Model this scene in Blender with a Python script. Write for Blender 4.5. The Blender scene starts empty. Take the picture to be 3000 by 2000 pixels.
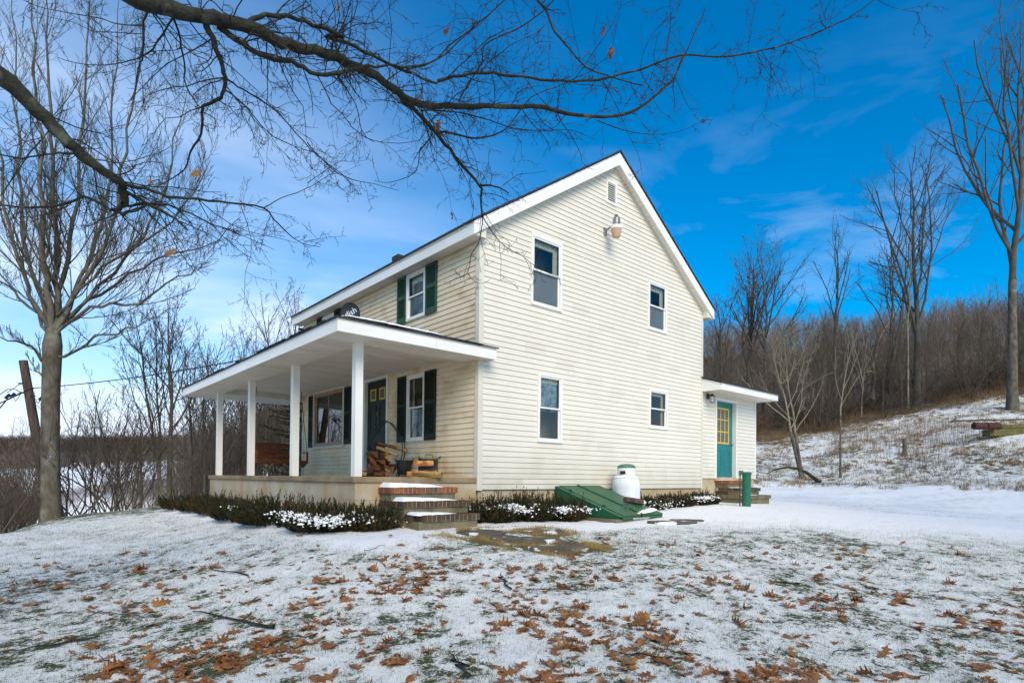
import bpy, math, random
import numpy as np
from mathutils import Vector, Matrix
PI=math.pi; R_=math.radians
sc=bpy.context.scene; col=sc.collection

# ------------------------------------------------------------------ camera
YAW,PIT,ROL=0.8509,0.0119,0.0095
F_=1707.5; SH=379.6
CAM=np.array([-6.4173,-8.25,0.2188])
Fv=np.array([math.cos(YAW)*math.cos(PIT),math.sin(YAW)*math.cos(PIT),math.sin(PIT)])
_R=np.array([math.sin(YAW),-math.cos(YAW),0]); _U=np.cross(_R,Fv)
Rv=_R*math.cos(ROL)+_U*math.sin(ROL); Uv=-_R*math.sin(ROL)+_U*math.cos(ROL)
cd=bpy.data.cameras.new('camera'); cam=bpy.data.objects.new('camera',cd); col.objects.link(cam)
cd.sensor_width=36; cd.lens=F_/3000*36; cd.shift_y=SH/3000; cd.clip_start=.05; cd.clip_end=6000
m=Matrix.Identity(4)
for i in range(3):
    m[i][0]=Rv[i]; m[i][1]=Uv[i]; m[i][2]=-Fv[i]; m[i][3]=CAM[i]
cam.matrix_world=m
sc.camera=cam
sc.render.resolution_x=1024; sc.render.resolution_y=682
# ------------------------------------------------------------------ light
SUN_DIR=np.array([-.50,-1.0,.80]); SUN_DIR/=np.linalg.norm(SUN_DIR)   # towards the sun
SUN_EL=math.asin(SUN_DIR[2]); SUN_AZ=math.atan2(SUN_DIR[0],SUN_DIR[1])
sd=bpy.data.lights.new('sun','SUN'); sd.energy=2.3; sd.angle=R_(38); sd.color=(1,.865,.69)
so=bpy.data.objects.new('sun',sd); col.objects.link(so)
so.rotation_euler=Vector(SUN_DIR).to_track_quat('Z','Y').to_euler(); so.location=(0,-20,20)
w=bpy.data.worlds.new('World'); sc.world=w; w.use_nodes=True
nt=w.node_tree; N=nt.nodes; L=nt.links; N.clear()
def nn(t,**k):
    n=N.new(t)
    for a,b in k.items(): setattr(n,a,b)
    return n
sky=nn('ShaderNodeTexSky'); sky.sky_type='NISHITA'; sky.sun_disc=False
sky.sun_elevation=SUN_EL; sky.sun_rotation=SUN_AZ; sky.air_density=1.0; sky.dust_density=.4; sky.ozone_density=2.5
hs=nn('ShaderNodeHueSaturation'); hs.inputs['Saturation'].default_value=1.42; hs.inputs['Value'].default_value=1.0
ml=nn('ShaderNodeMixRGB',blend_type='MULTIPLY'); ml.inputs[0].default_value=1; ml.inputs[2].default_value=(.88,1.07,1.16,1); L.new(sky.outputs[0],ml.inputs[1]); L.new(ml.outputs[0],hs.inputs['Color'])
tc=nn('ShaderNodeTexCoord')
# thin cirrus: noise on the view direction, stretched sideways
mp=nn('ShaderNodeMapping'); mp.inputs['Rotation'].default_value=(0,R_(14),R_(40)); mp.inputs['Scale'].default_value=(1.1,2.6,6.5)
L.new(tc.outputs['Generated'],mp.inputs['Vector'])
no=nn('ShaderNodeTexNoise'); no.inputs['Scale'].default_value=1.5; no.inputs['Detail'].default_value=7; no.inputs['Roughness'].default_value=.56; no.inputs['Distortion'].default_value=.5
L.new(mp.outputs[0],no.inputs['Vector'])
cr=nn('ShaderNodeMapRange'); cr.inputs[1].default_value=.52; cr.inputs[2].default_value=.85; cr.inputs[3].default_value=0; cr.inputs[4].default_value=.50
L.new(no.outputs[0],cr.inputs[0])
# more veil low down and towards the north-west (left of the house)
sx=nn('ShaderNodeSeparateXYZ'); L.new(tc.outputs['Generated'],sx.inputs[0])
dt=nn('ShaderNodeVectorMath',operation='DOT_PRODUCT'); dt.inputs[1].default_value=(-.14,.92,-.62)
L.new(tc.outputs['Generated'],dt.inputs[0])
vr=nn('ShaderNodeMapRange'); vr.inputs[1].default_value=.12; vr.inputs[2].default_value=.95; vr.inputs[3].default_value=0; vr.inputs[4].default_value=.80; vr.interpolation_type='SMOOTHSTEP'
L.new(dt.outputs['Value'],vr.inputs[0])
hz=nn('ShaderNodeMapRange'); hz.inputs[1].default_value=.55; hz.inputs[2].default_value=.25; hz.inputs[3].default_value=.06; hz.inputs[4].default_value=1.0
L.new(sx.outputs[2],hz.inputs[0])
mu=nn('ShaderNodeMath',operation='MULTIPLY'); L.new(cr.outputs[0],mu.inputs[0]); L.new(hz.outputs[0],mu.inputs[1])
n2=nn('ShaderNodeTexNoise'); n2.inputs['Scale'].default_value=1.6; n2.inputs['Detail'].default_value=4
L.new(mp.outputs[0],n2.inputs['Vector'])
vm=nn('ShaderNodeMath',operation='MULTIPLY'); L.new(vr.outputs[0],vm.inputs[0])
v2=nn('ShaderNodeMapRange'); v2.inputs[1].default_value=.32; v2.inputs[2].default_value=.68; v2.inputs[3].default_value=.45; v2.inputs[4].default_value=1.35
L.new(n2.outputs[0],v2.inputs[0]); L.new(v2.outputs[0],vm.inputs[1])
lo=nn('ShaderNodeMapRange'); lo.inputs[1].default_value=.24; lo.inputs[2].default_value=.0; lo.inputs[3].default_value=0; lo.inputs[4].default_value=.48; L.new(sx.outputs[2],lo.inputs[0])
av=nn('ShaderNodeMath',operation='ADD'); L.new(vm.outputs[0],av.inputs[0]); L.new(lo.outputs[0],av.inputs[1])
ad=nn('ShaderNodeMath',operation='ADD',use_clamp=True); L.new(mu.outputs[0],ad.inputs[0]); L.new(av.outputs[0],ad.inputs[1])
mx=nn('ShaderNodeMixRGB'); mx.inputs[2].default_value=(5.9,6.8,8.1,1)
L.new(ad.outputs[0],mx.inputs[0]); L.new(hs.outputs[0],mx.inputs[1])
bg=nn('ShaderNodeBackground'); bg.inputs[1].default_value=.106
L.new(mx.outputs[0],bg.inputs[0]); wo=nn('ShaderNodeOutputWorld'); L.new(bg.outputs[0],wo.inputs[0])
sc.view_settings.view_transform='Standard'; sc.view_settings.look='None'; sc.view_settings.exposure=0.64; sc.view_settings.gamma=1
try: sc.cycles.max_bounces=6; sc.cycles.transparent_max_bounces=12; sc.cycles.diffuse_bounces=3
except Exception: pass

# ------------------------------------------------------------------ helpers: materials
def mat(name,base,rough=.7,var=None,scale=3.,detail=5,bump=0,bscale=None,spec=.3,metal=0,stretch=None,contrast=(.35,.65),extra=None,vary_obj=0):
    """principled material; base mixed with var by noise; bump from noise."""
    m=bpy.data.materials.new(name); m.use_nodes=True; t=m.node_tree; n=t.nodes; l=t.links
    b=n['Principled BSDF']; b.inputs['Roughness'].default_value=rough; b.inputs['Specular IOR Level'].default_value=spec; b.inputs['Metallic'].default_value=metal
    b.inputs['Base Color'].default_value=(*base,1)
    g=n.new('ShaderNodeNewGeometry'); mp=n.new('ShaderNodeMapping'); l.new(g.outputs['Position'],mp.inputs[0])
    if stretch: mp.inputs['Scale'].default_value=stretch
    last=None
    if var is not None:
        no=n.new('ShaderNodeTexNoise'); no.inputs['Scale'].default_value=scale; no.inputs['Detail'].default_value=detail; no.inputs['Roughness'].default_value=.6
        l.new(mp.outputs[0],no.inputs[0])
        mr=n.new('ShaderNodeMapRange'); mr.inputs[1].default_value=contrast[0]; mr.inputs[2].default_value=contrast[1]; l.new(no.outputs[0],mr.inputs[0])
        mi=n.new('ShaderNodeMixRGB'); mi.inputs[1].default_value=(*base,1); mi.inputs[2].default_value=(*var,1); l.new(mr.outputs[0],mi.inputs[0])
        last=mi.outputs[0]
    if extra:   # (colour, scale, lo, hi, stretch) second stain layer
        c2,s2,lo,hi,st=extra
        mp2=n.new('ShaderNodeMapping'); l.new(g.outputs['Position'],mp2.inputs[0]); mp2.inputs['Scale'].default_value=st or (1,1,1)
        no=n.new('ShaderNodeTexNoise'); no.inputs['Scale'].default_value=s2; no.inputs['Detail'].default_value=6; l.new(mp2.outputs[0],no.inputs[0])
        mr=n.new('ShaderNodeMapRange'); mr.inputs[1].default_value=lo; mr.inputs[2].default_value=hi; l.new(no.outputs[0],mr.inputs[0])
        mi=n.new('ShaderNodeMixRGB'); mi.inputs[2].default_value=(*c2,1); mi.inputs[1].default_value=(*base,1)
        if last: l.new(last,mi.inputs[1])
        l.new(mr.outputs[0],mi.inputs[0]); last=mi.outputs[0]
    if vary_obj:
        oi=n.new('ShaderNodeObjectInfo'); h=n.new('ShaderNodeHueSaturation'); mr=n.new('ShaderNodeMapRange')
        mr.inputs[3].default_value=1-vary_obj; mr.inputs[4].default_value=1+vary_obj; l.new(oi.outputs['Random'],mr.inputs[0]); l.new(mr.outputs[0],h.inputs['Value'])
        h.inputs['Color'].default_value=(*base,1)
        if last: l.new(last,h.inputs['Color'])
        last=h.outputs[0]
    if last: l.new(last,b.inputs['Base Color'])
    if bump:
        no=n.new('ShaderNodeTexNoise'); no.inputs['Scale'].default_value=bscale or scale*3; no.inputs['Detail'].default_value=6; l.new(mp.outputs[0],no.inputs[0])
        bp=n.new('ShaderNodeBump'); bp.inputs['Strength'].default_value=bump; bp.inputs['Distance'].default_value=.02
        l.new(no.outputs[0],bp.inputs['Height']); l.new(bp.outputs[0],b.inputs['Normal'])
    return m
def glass_mat(name,tint=(.9,.95,.95),refl=1.45):
    m=bpy.data.materials.new(name); m.use_nodes=True; t=m.node_tree; n=t.nodes; l=t.links; n.clear()
    o=n.new('ShaderNodeOutputMaterial'); tr=n.new('ShaderNodeBsdfTransparent'); tr.inputs[0].default_value=(*tint,1)
    gl=n.new('ShaderNodeBsdfGlossy'); gl.inputs['Roughness'].default_value=.015
    fr=n.new('ShaderNodeFresnel'); fr.inputs[0].default_value=refl
    mr=n.new('ShaderNodeMapRange'); mr.inputs[3].default_value=.06; mr.inputs[4].default_value=1; l.new(fr.outputs[0],mr.inputs[0])
    mx=n.new('ShaderNodeMixShader'); l.new(mr.outputs[0],mx.inputs[0]); l.new(tr.outputs[0],mx.inputs[1]); l.new(gl.outputs[0],mx.inputs[2]); l.new(mx.outputs[0],o.inputs[0])
    return m
M={}
M['siding']=mat('vinyl_siding',(.78,.725,.605),.5,(.74,.68,.56),.9,bump=.05,bscale=60,extra=((.64,.60,.46),1.1,.58,.86,(1,1,.5)))
def splash(m,colr,z0,z1):
    n=m.node_tree.nodes; l=m.node_tree.links; b=n['Principled BSDF']; src=b.inputs['Base Color'].links[0].from_socket
    g=n.new('ShaderNodeNewGeometry'); sp=n.new('ShaderNodeSeparateXYZ'); l.new(g.outputs['Position'],sp.inputs[0]); no=n.new('ShaderNodeTexNoise'); no.inputs['Scale'].default_value=3.2; no.inputs['Detail'].default_value=7; l.new(g.outputs['Position'],no.inputs[0])
    a=n.new('ShaderNodeMapRange'); a.inputs[1].default_value=z1; a.inputs[2].default_value=z0; l.new(sp.outputs[2],a.inputs[0])
    c=n.new('ShaderNodeMath'); c.operation='MULTIPLY'; l.new(a.outputs[0],c.inputs[0]); l.new(no.outputs[0],c.inputs[1])
    x=n.new('ShaderNodeMixRGB'); x.inputs[2].default_value=(*colr,1); l.new(c.outputs[0],x.inputs[0]); l.new(src,x.inputs[1]); l.new(x.outputs[0],b.inputs['Base Color'])
splash(M['siding'],(.50,.46,.33),-.05,.75)
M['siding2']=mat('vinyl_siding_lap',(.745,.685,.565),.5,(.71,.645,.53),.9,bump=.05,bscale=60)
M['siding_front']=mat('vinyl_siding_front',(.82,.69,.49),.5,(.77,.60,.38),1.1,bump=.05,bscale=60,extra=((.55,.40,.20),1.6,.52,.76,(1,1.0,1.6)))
M['white']=mat('white_trim',(.84,.82,.76),.45,(.78,.75,.67),1.2)
M['cream']=mat('cream_trim',(.72,.69,.58),.5,(.62,.58,.44),1.5)
M['fascia']=mat('white_fascia',(.86,.84,.78),.45,(.80,.77,.70),.8)
M['soffit']=mat('soffit_panel',(.84,.78,.68),.5,(.72,.64,.52),2.,stretch=(.35,1.6,1))
M['shingle']=mat('dark_shingle',(.055,.055,.058),.9,(.025,.025,.028),14,bump=.6,bscale=40)
M['shingle_dark']=M['shingle']
M['snow']=mat('snow',(.94,.92,.87),.6,(.87,.87,.85),6,bump=.35,bscale=25,spec=.2)
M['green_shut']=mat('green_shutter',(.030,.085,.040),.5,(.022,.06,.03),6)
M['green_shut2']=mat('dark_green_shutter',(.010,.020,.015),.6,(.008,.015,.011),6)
M['door_green']=mat('dark_green_door',(.006,.020,.016),.5)
M['teal']=mat('teal_door',(.012,.19,.185),.4,(.010,.15,.15),2,extra=((.03,.23,.22),5,.55,.8,(1,1,.3)))
M['doorpane']=mat('door_pane',(.055,.055,.05),.25,(.20,.19,.165),22,stretch=(6,6,1),contrast=(.5,.6),spec=.6)
M['yellow']=mat('yellow_muntin',(.72,.45,.07),.5)
M['glass']=glass_mat('window_glass'); M['glass_big']=glass_mat('picture_window_glass',(.35,.38,.38),1.9)
M['interior']=mat('dark_room',(.30,.28,.25),.9,(.42,.35,.25),1.4)
M['screen']=mat('insect_screen',(.20,.20,.19),.8)
M['curtain']=mat('lace_curtain',(.80,.76,.58),.9,(.58,.56,.44),14)
M['curtain_blue']=mat('pale_blue_curtain',(.46,.56,.62),.9,(.10,.14,.19),9)
M['bronze']=mat('brown_window_frame',(.36,.25,.17),.5,(.42,.30,.21),3)
M['tan']=mat('tan_curtain',(.62,.48,.22),.9)
M['conc']=mat('foundation_block',(.56,.48,.35),.85,(.42,.32,.17),1.6,bump=.3,bscale=30,extra=((.46,.24,.09),1.3,.50,.74,(1,1,.35)))
M['slab']=mat('concrete_slab',(.36,.26,.14),.85,(.20,.14,.08),2.6,bump=.4,bscale=40)
M['stepconc']=mat('step_concrete',(.22,.18,.11),.9,(.12,.10,.055),3,bump=.4,bscale=40)
M['iron']=mat('black_iron',(.012,.012,.013),.5,(.02,.018,.016),8,bump=.2,spec=.5)
M['metal']=mat('grey_metal',(.38,.37,.36),.4,(.25,.25,.25),8,metal=.6)
M['lens']=mat('amber_lens',(.58,.38,.26),.35,(.50,.31,.20),5)
M['tank']=mat('white_tank_paint',(.78,.78,.78),.4,(.66,.67,.68),5,extra=((.40,.39,.36),3.5,.60,.85,(1,1,.35)))
M['tankcap']=mat('green_tank_cap',(.06,.17,.10),.4,(.10,.20,.13),5)
M['bulk']=mat('green_bulkhead_paint',(.022,.105,.04),.42,(.03,.12,.05),3,bump=.12,bscale=20,extra=((.075,.085,.04),3.2,.55,.8,(1,1,1)))
M['bulkside']=mat('green_bulkhead_side',(.012,.085,.04),.4,(.016,.10,.05),3)
M['pipe']=mat('green_pipe',(.018,.12,.065),.35,(.02,.14,.08),4)
M['swing']=mat('orange_stained_wood',(.23,.062,.014),.5,(.12,.03,.008),5,stretch=(1,1,6))
M['rust']=mat('rusty_steel',(.10,.03,.022),.8,(.05,.02,.018),4,bump=.4)
M['bark']=mat('grey_bark',(.145,.13,.10),.95,(.07,.055,.035),6,bump=1.0,bscale=16,stretch=(1,1,.45),extra=((.21,.20,.14),2.2,.56,.74,None))
M['bark_oak']=mat('green_grey_bark',(.044,.043,.028),.95,(.019,.019,.014),9,bump=1.0,bscale=40,extra=((.14,.15,.11),7,.60,.75,None))
M['twig']=mat('brown_twig',(.105,.084,.062),.9,(.085,.066,.048),2)
M['twig_grey']=mat('grey_twig',(.105,.095,.072),.9,(.062,.055,.042),2)
M['pale_bark']=mat('pale_bark',(.30,.25,.17),.9,(.20,.16,.10),3,bump=.3)
M['wood_far']=mat('distant_wood_twig',(.205,.158,.115),.95,(.12,.092,.066),.15)
M['wood_near']=mat('thicket_twig',(.15,.12,.092),.95,(.085,.068,.052),.4)
M['wood_far2']=mat('valley_wood_twig',(.085,.066,.054),.95,(.12,.080,.055),.02)
M['pole']=mat('weathered_pole',(.12,.085,.06),.95,(.05,.035,.028),5,bump=.8,stretch=(3,3,.3))
M['leaf']=mat('oak_leaf_brown',(.37,.145,.042),.6,(.17,.065,.022),11,bump=.3,bscale=60,vary_obj=.45,extra=((.33,.17,.065),3.3,.50,.66,None))
M['leaf_pale']=mat('oak_leaf_tan',(.45,.24,.10),.65,(.30,.145,.055),9,bump=.3,bscale=60,vary_obj=.3)
M['leaf_red']=mat('oak_leaf_russet',(.30,.075,.022),.55,(.18,.045,.016),9,vary_obj=.35)
M['spruce']=mat('spruce_needles',(.028,.040,.014),.8,(.085,.070,.024),.9)
M['juniper']=mat('juniper_foliage',(.028,.031,.010),.85,(.105,.058,.020),2.4,contrast=(.48,.66))
M['straw']=mat('straw_grass',(.36,.25,.09),.9,(.22,.15,.05),6)
M['brownweed']=mat('brown_weed',(.19,.110,.055),.9,(.11,.075,.045),.5)
M['grass']=mat('lawn_grass',(.048,.078,.018),.8,(.095,.10,.032),1.5)
M['stone']=mat('flagstone',(.13,.105,.075),.85,(.085,.07,.05),5,bump=.3,extra=((.8,.8,.78),4,.56,.60,None))
M['moss']=mat('mossy_stone',(.16,.14,.05),.9,(.09,.08,.03),5,bump=.8)
M['mortar']=mat('mortar',(.42,.37,.28),.9,(.28,.24,.17),9)
M['yellowwood']=mat('fresh_split_wood',(.66,.40,.14),.7,(.48,.26,.08),4,stretch=(8,1,8),bump=.4)
M['darkwood']=mat('old_firewood',(.36,.125,.035),.7,(.15,.05,.016),7,bump=.7,extra=((.62,.30,.09),4,.50,.60,None))
M['redwood']=mat('red_firewood',(.22,.065,.025),.75,(.10,.03,.012),7,bump=.7)
M['barkwood']=mat('log_bark',(.085,.055,.035),.9,(.14,.10,.06),9,bump=.8)
M['dish']=mat('dark_dish',(.022,.030,.038),.4)
M['beige']=mat('beige_plastic',(.50,.48,.34),.5)
M['brass']=mat('brass',(.45,.33,.10),.35,metal=.8)
M['lettering']=mat('white_lettering',(.75,.75,.75),.5)
M['black']=mat('dark_gap',(.02,.02,.02),.8)
M['ventback']=mat('vent_back',(.30,.29,.27),.8)
def brick_mat(name,c1,c2,mort):
    m=bpy.data.materials.new(name); m.use_nodes=True; n=m.node_tree.nodes; l=m.node_tree.links; b=n['Principled BSDF']
    b.inputs['Roughness'].default_value=.85
    oi=n.new('ShaderNodeNewGeometry'); r=n.new('ShaderNodeValToRGB'); l.new(oi.outputs['Random Per Island'],r.inputs[0])
    e=r.color_ramp; e.elements[0].color=(*c1,1); e.elements[0].position=.0; e.elements[1].color=(*c2,1); e.elements[1].position=.95
    q=e.elements.new(.45); q.color=(*mort,1); q=e.elements.new(.7); q.color=(c1[0]*1.3,c1[1]*1.3,c1[2]*1.2,1); e.interpolation='CONSTANT'
    no=n.new('ShaderNodeTexNoise'); no.inputs['Scale'].default_value=22; l.new(oi.outputs['Position'],no.inputs[0])
    mi=n.new('ShaderNodeMixRGB'); mi.blend_type='MULTIPLY'; mi.inputs[0].default_value=.7; l.new(r.outputs[0],mi.inputs[1]); l.new(no.outputs[0],mi.inputs[2])
    h=n.new('ShaderNodeHueSaturation'); h.inputs['Value'].default_value=1.6; l.new(mi.outputs[0],h.inputs['Color']); l.new(h.outputs[0],b.inputs['Base Color'])
    return m
M['brick']=brick_mat('red_brick',(.22,.065,.026),(.075,.062,.048),(.15,.07,.035))
M['brick_old']=brick_mat('weathered_brick',(.062,.038,.017),(.055,.046,.02),(.095,.05,.022))

# ------------------------------------------------------------------ helpers: meshes
WO={}    # object name -> world origin
def tag(o,label=None,cat=None,group=None,kind=None):
    if label: o['label']=label
    if cat: o['category']=cat
    if group: o['group']=group
    if kind: o['kind']=kind
    return o
def empty(name,loc,label=None,cat=None,group=None,kind=None):
    o=bpy.data.objects.new(name,None); col.objects.link(o); o.location=loc; o.empty_display_size=.1
    WO[o]=np.array(loc,float); return tag(o,label,cat,group,kind)
def mesh_from(name,V,Fl,mats,mi=None,smooth=False):
    me=bpy.data.meshes.new(name); V=np.asarray(V,np.float32)
    if isinstance(Fl,np.ndarray) and Fl.ndim==2:
        k=Fl.shape[1]; nf=len(Fl); loops=Fl.ravel(); st=np.arange(nf)*k; tot=np.full(nf,k)
    else:
        tot=np.array([len(f) for f in Fl]); loops=np.array([i for f in Fl for i in f]); st=np.concatenate([[0],np.cumsum(tot)[:-1]]) if len(tot) else np.array([],int)
    me.vertices.add(len(V)); me.vertices.foreach_set('co',V.ravel())
    me.loops.add(len(loops)); me.loops.foreach_set('vertex_index',loops.astype(np.int32))
    me.polygons.add(len(tot)); me.polygons.foreach_set('loop_start',st.astype(np.int32)); me.polygons.foreach_set('loop_total',tot.astype(np.int32))
    if mi is not None: me.polygons.foreach_set('material_index',np.asarray(mi,np.int32))
    me.polygons.foreach_set('use_smooth',np.full(len(tot),smooth))
    for mm in (mats if isinstance(mats,(list,tuple)) else [mats]): me.materials.append(mm)
    me.update(calc_edges=True); me.validate(); return me
def link(name,me,parent=None,loc=(0,0,0)):
    o=bpy.data.objects.new(name,me); col.objects.link(o); o.location=loc
    if parent: o.parent=parent
    return o
class MB:
    def __init__(s): s.v=[]; s.f=[]; s.mi=[]; s.cur=0
    def add(s,V,Fs):
        b=len(s.v); s.v+= [tuple(map(float,p)) for p in V]
        for f in Fs: s.f.append([i+b for i in f]); s.mi.append(s.cur)
        return s
    def box(s,x0,x1,y0,y1,z0,z1,fr=None):
        P=[(x0,y0,z0),(x1,y0,z0),(x1,y1,z0),(x0,y1,z0),(x0,y0,z1),(x1,y0,z1),(x1,y1,z1),(x0,y1,z1)]
        if fr: P=[fr(*p) for p in P]
        return s.add(P,[(0,3,2,1),(4,5,6,7),(0,1,5,4),(1,2,6,5),(2,3,7,6),(3,0,4,7)])
    def beam(s,a,b,w,h,up=(0,0,1)):
        a=Vector(a); b=Vector(b); d=(b-a).normalized(); u=Vector(up); sd=d.cross(u)
        if sd.length<1e-4: sd=d.cross(Vector((1,0,0)))
        sd.normalize(); u=sd.cross(d)
        P=[]
        for p in (a,b):
            for i,j in ((-1,-1),(1,-1),(1,1),(-1,1)): P.append(p+sd*(w/2*i)+u*(h/2*j))
        return s.add(P,[(0,1,2,3),(7,6,5,4),(0,4,5,1),(1,5,6,2),(2,6,7,3),(3,7,4,0)])
    def poly(s,P,n,t):
        """extrude planar polygon P by vector n*t"""
        k=len(P); Q=[Vector(p)+Vector(n)*t for p in P]
        return s.add([*P,*Q],[tuple(range(k))[::-1],tuple(range(k,2*k))]+[(i,(i+1)%k,k+(i+1)%k,k+i) for i in range(k)])
    def lathe(s,prof,c=(0,0,0),n=24,ax=None,cap=True):
        c=Vector(c); V=[]; Fs=[]
        for r,z in prof:
            for i in range(n):
                a=2*PI*i/n; p=Vector((r*math.cos(a),r*math.sin(a),z))
                if ax is not None: p=ax@p
                V.append(c+p)
        for j in range(len(prof)-1):
            for i in range(n): Fs.append((j*n+i,j*n+(i+1)%n,(j+1)*n+(i+1)%n,(j+1)*n+i))
        if cap: Fs.append(tuple(range(n))[::-1]); Fs.append(tuple(range((len(prof)-1)*n,len(prof)*n)))
        return s.add(V,Fs)
    def tube(s,pts,r,n=8):
        V,Fs=tube_np(np.array(pts,float),np.array(r if hasattr(r,'__len__') else [r]*len(pts),float),n)
        b=len(s.v); s.v+=[tuple(p) for p in V.tolist()]
        for f in Fs.tolist(): s.f.append([i+b for i in f]); s.mi.append(s.cur)
        s.f.append([b+i for i in range(n)][::-1]); s.mi.append(s.cur)
        s.f.append([b+(len(pts)-1)*n+i for i in range(n)]); s.mi.append(s.cur); return s
    def build(s,name,mats,parent=None,label=None,cat=None,group=None,kind=None,smooth=False,bevel=0,origin=None,auto=True):
        V=np.array(s.v,float)
        if parent is not None: wp=WO[parent]
        else: wp=np.zeros(3)
        mn=V.min(0); mxx=V.max(0); w0=np.array([(mn[0]+mxx[0])/2,(mn[1]+mxx[1])/2,mn[2]]) if origin is None else np.array(origin,float)
        me=mesh_from(name,V-w0,s.f,mats,s.mi,smooth)
        o=link(name,me,parent,w0-wp); WO[o]=w0
        if smooth:
            try: me.set_sharp_from_angle(angle=R_(40))
            except Exception: pass
        if bevel:
            bm=o.modifiers.new('bevel','BEVEL'); bm.width=bevel; bm.segments=2; bm.limit_method='ANGLE'; bm.angle_limit=R_(50)
        return tag(o,label,cat,group,kind)
def tube_np(P,Rr,n):
    T=np.gradient(P,axis=0); T/=np.linalg.norm(T,axis=1)[:,None]+1e-9
    m=T.mean(0); ref=np.eye(3)[np.argmin(np.abs(m))]
    A=np.cross(T,ref); A/=np.linalg.norm(A,axis=1)[:,None]+1e-9; B=np.cross(T,A)
    a=np.arange(n)*2*PI/n
    V=P[:,None,:]+Rr[:,None,None]*(np.cos(a)[None,:,None]*A[:,None,:]+np.sin(a)[None,:,None]*B[:,None,:])
    k=len(P); i=np.arange(k-1)[:,None]*n; j=np.arange(n)[None,:]; j2=(j+1)%n
    Fs=np.stack([i+j,i+j2,i+n+j2,i+n+j],-1).reshape(-1,4)
    return V.reshape(-1,3),Fs
def tubes_mesh(lst,sides=None):
    """lst of (pts, radii) -> V,F arrays; polylines of equal size are built together"""
    gr={}
    for P,r in lst:
        P=np.asarray(P,float); r=np.asarray(r,float); mr=r.max()
        n=sides or (12 if mr>.12 else 8 if mr>.04 else 5 if mr>.012 else 3)
        gr.setdefault((len(P),n),[]).append((P,r))
    Vs=[];Fs=[];b=0
    for (k,n),it in gr.items():
        P=np.stack([a for a,_ in it]); Rr=np.stack([c for _,c in it]); m=len(it)
        T=np.empty_like(P); T[:,1:-1]=P[:,2:]-P[:,:-2]; T[:,0]=P[:,1]-P[:,0]; T[:,-1]=P[:,-1]-P[:,-2]
        T/=np.sqrt((T**2).sum(-1))[...,None]+1e-9
        ref=np.eye(3)[np.argmin(np.abs(T.mean(1)),axis=1)][:,None,:]
        A=np.cross(T,np.broadcast_to(ref,T.shape)); A/=np.sqrt((A**2).sum(-1))[...,None]+1e-9; B=np.cross(T,A)
        a=np.arange(n)*2*PI/n
        V=P[:,:,None,:]+Rr[:,:,None,None]*(np.cos(a)[:,None]*A[:,:,None,:]+np.sin(a)[:,None]*B[:,:,None,:])
        i=np.arange(k-1)[:,None]*n; j=np.arange(n)[None,:]; j2=(j+1)%n
        F=np.stack([i+j,i+j2,i+n+j2,i+n+j],-1).reshape(-1,4); F=(F[None]+(np.arange(m)*k*n)[:,None,None]).reshape(-1,4)+b
        Vs.append(V.reshape(-1,3)); Fs.append(F); b+=m*k*n
    if not Vs: return np.zeros((0,3)),np.zeros((0,4),int)
    return np.concatenate(Vs),np.concatenate(Fs)

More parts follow.
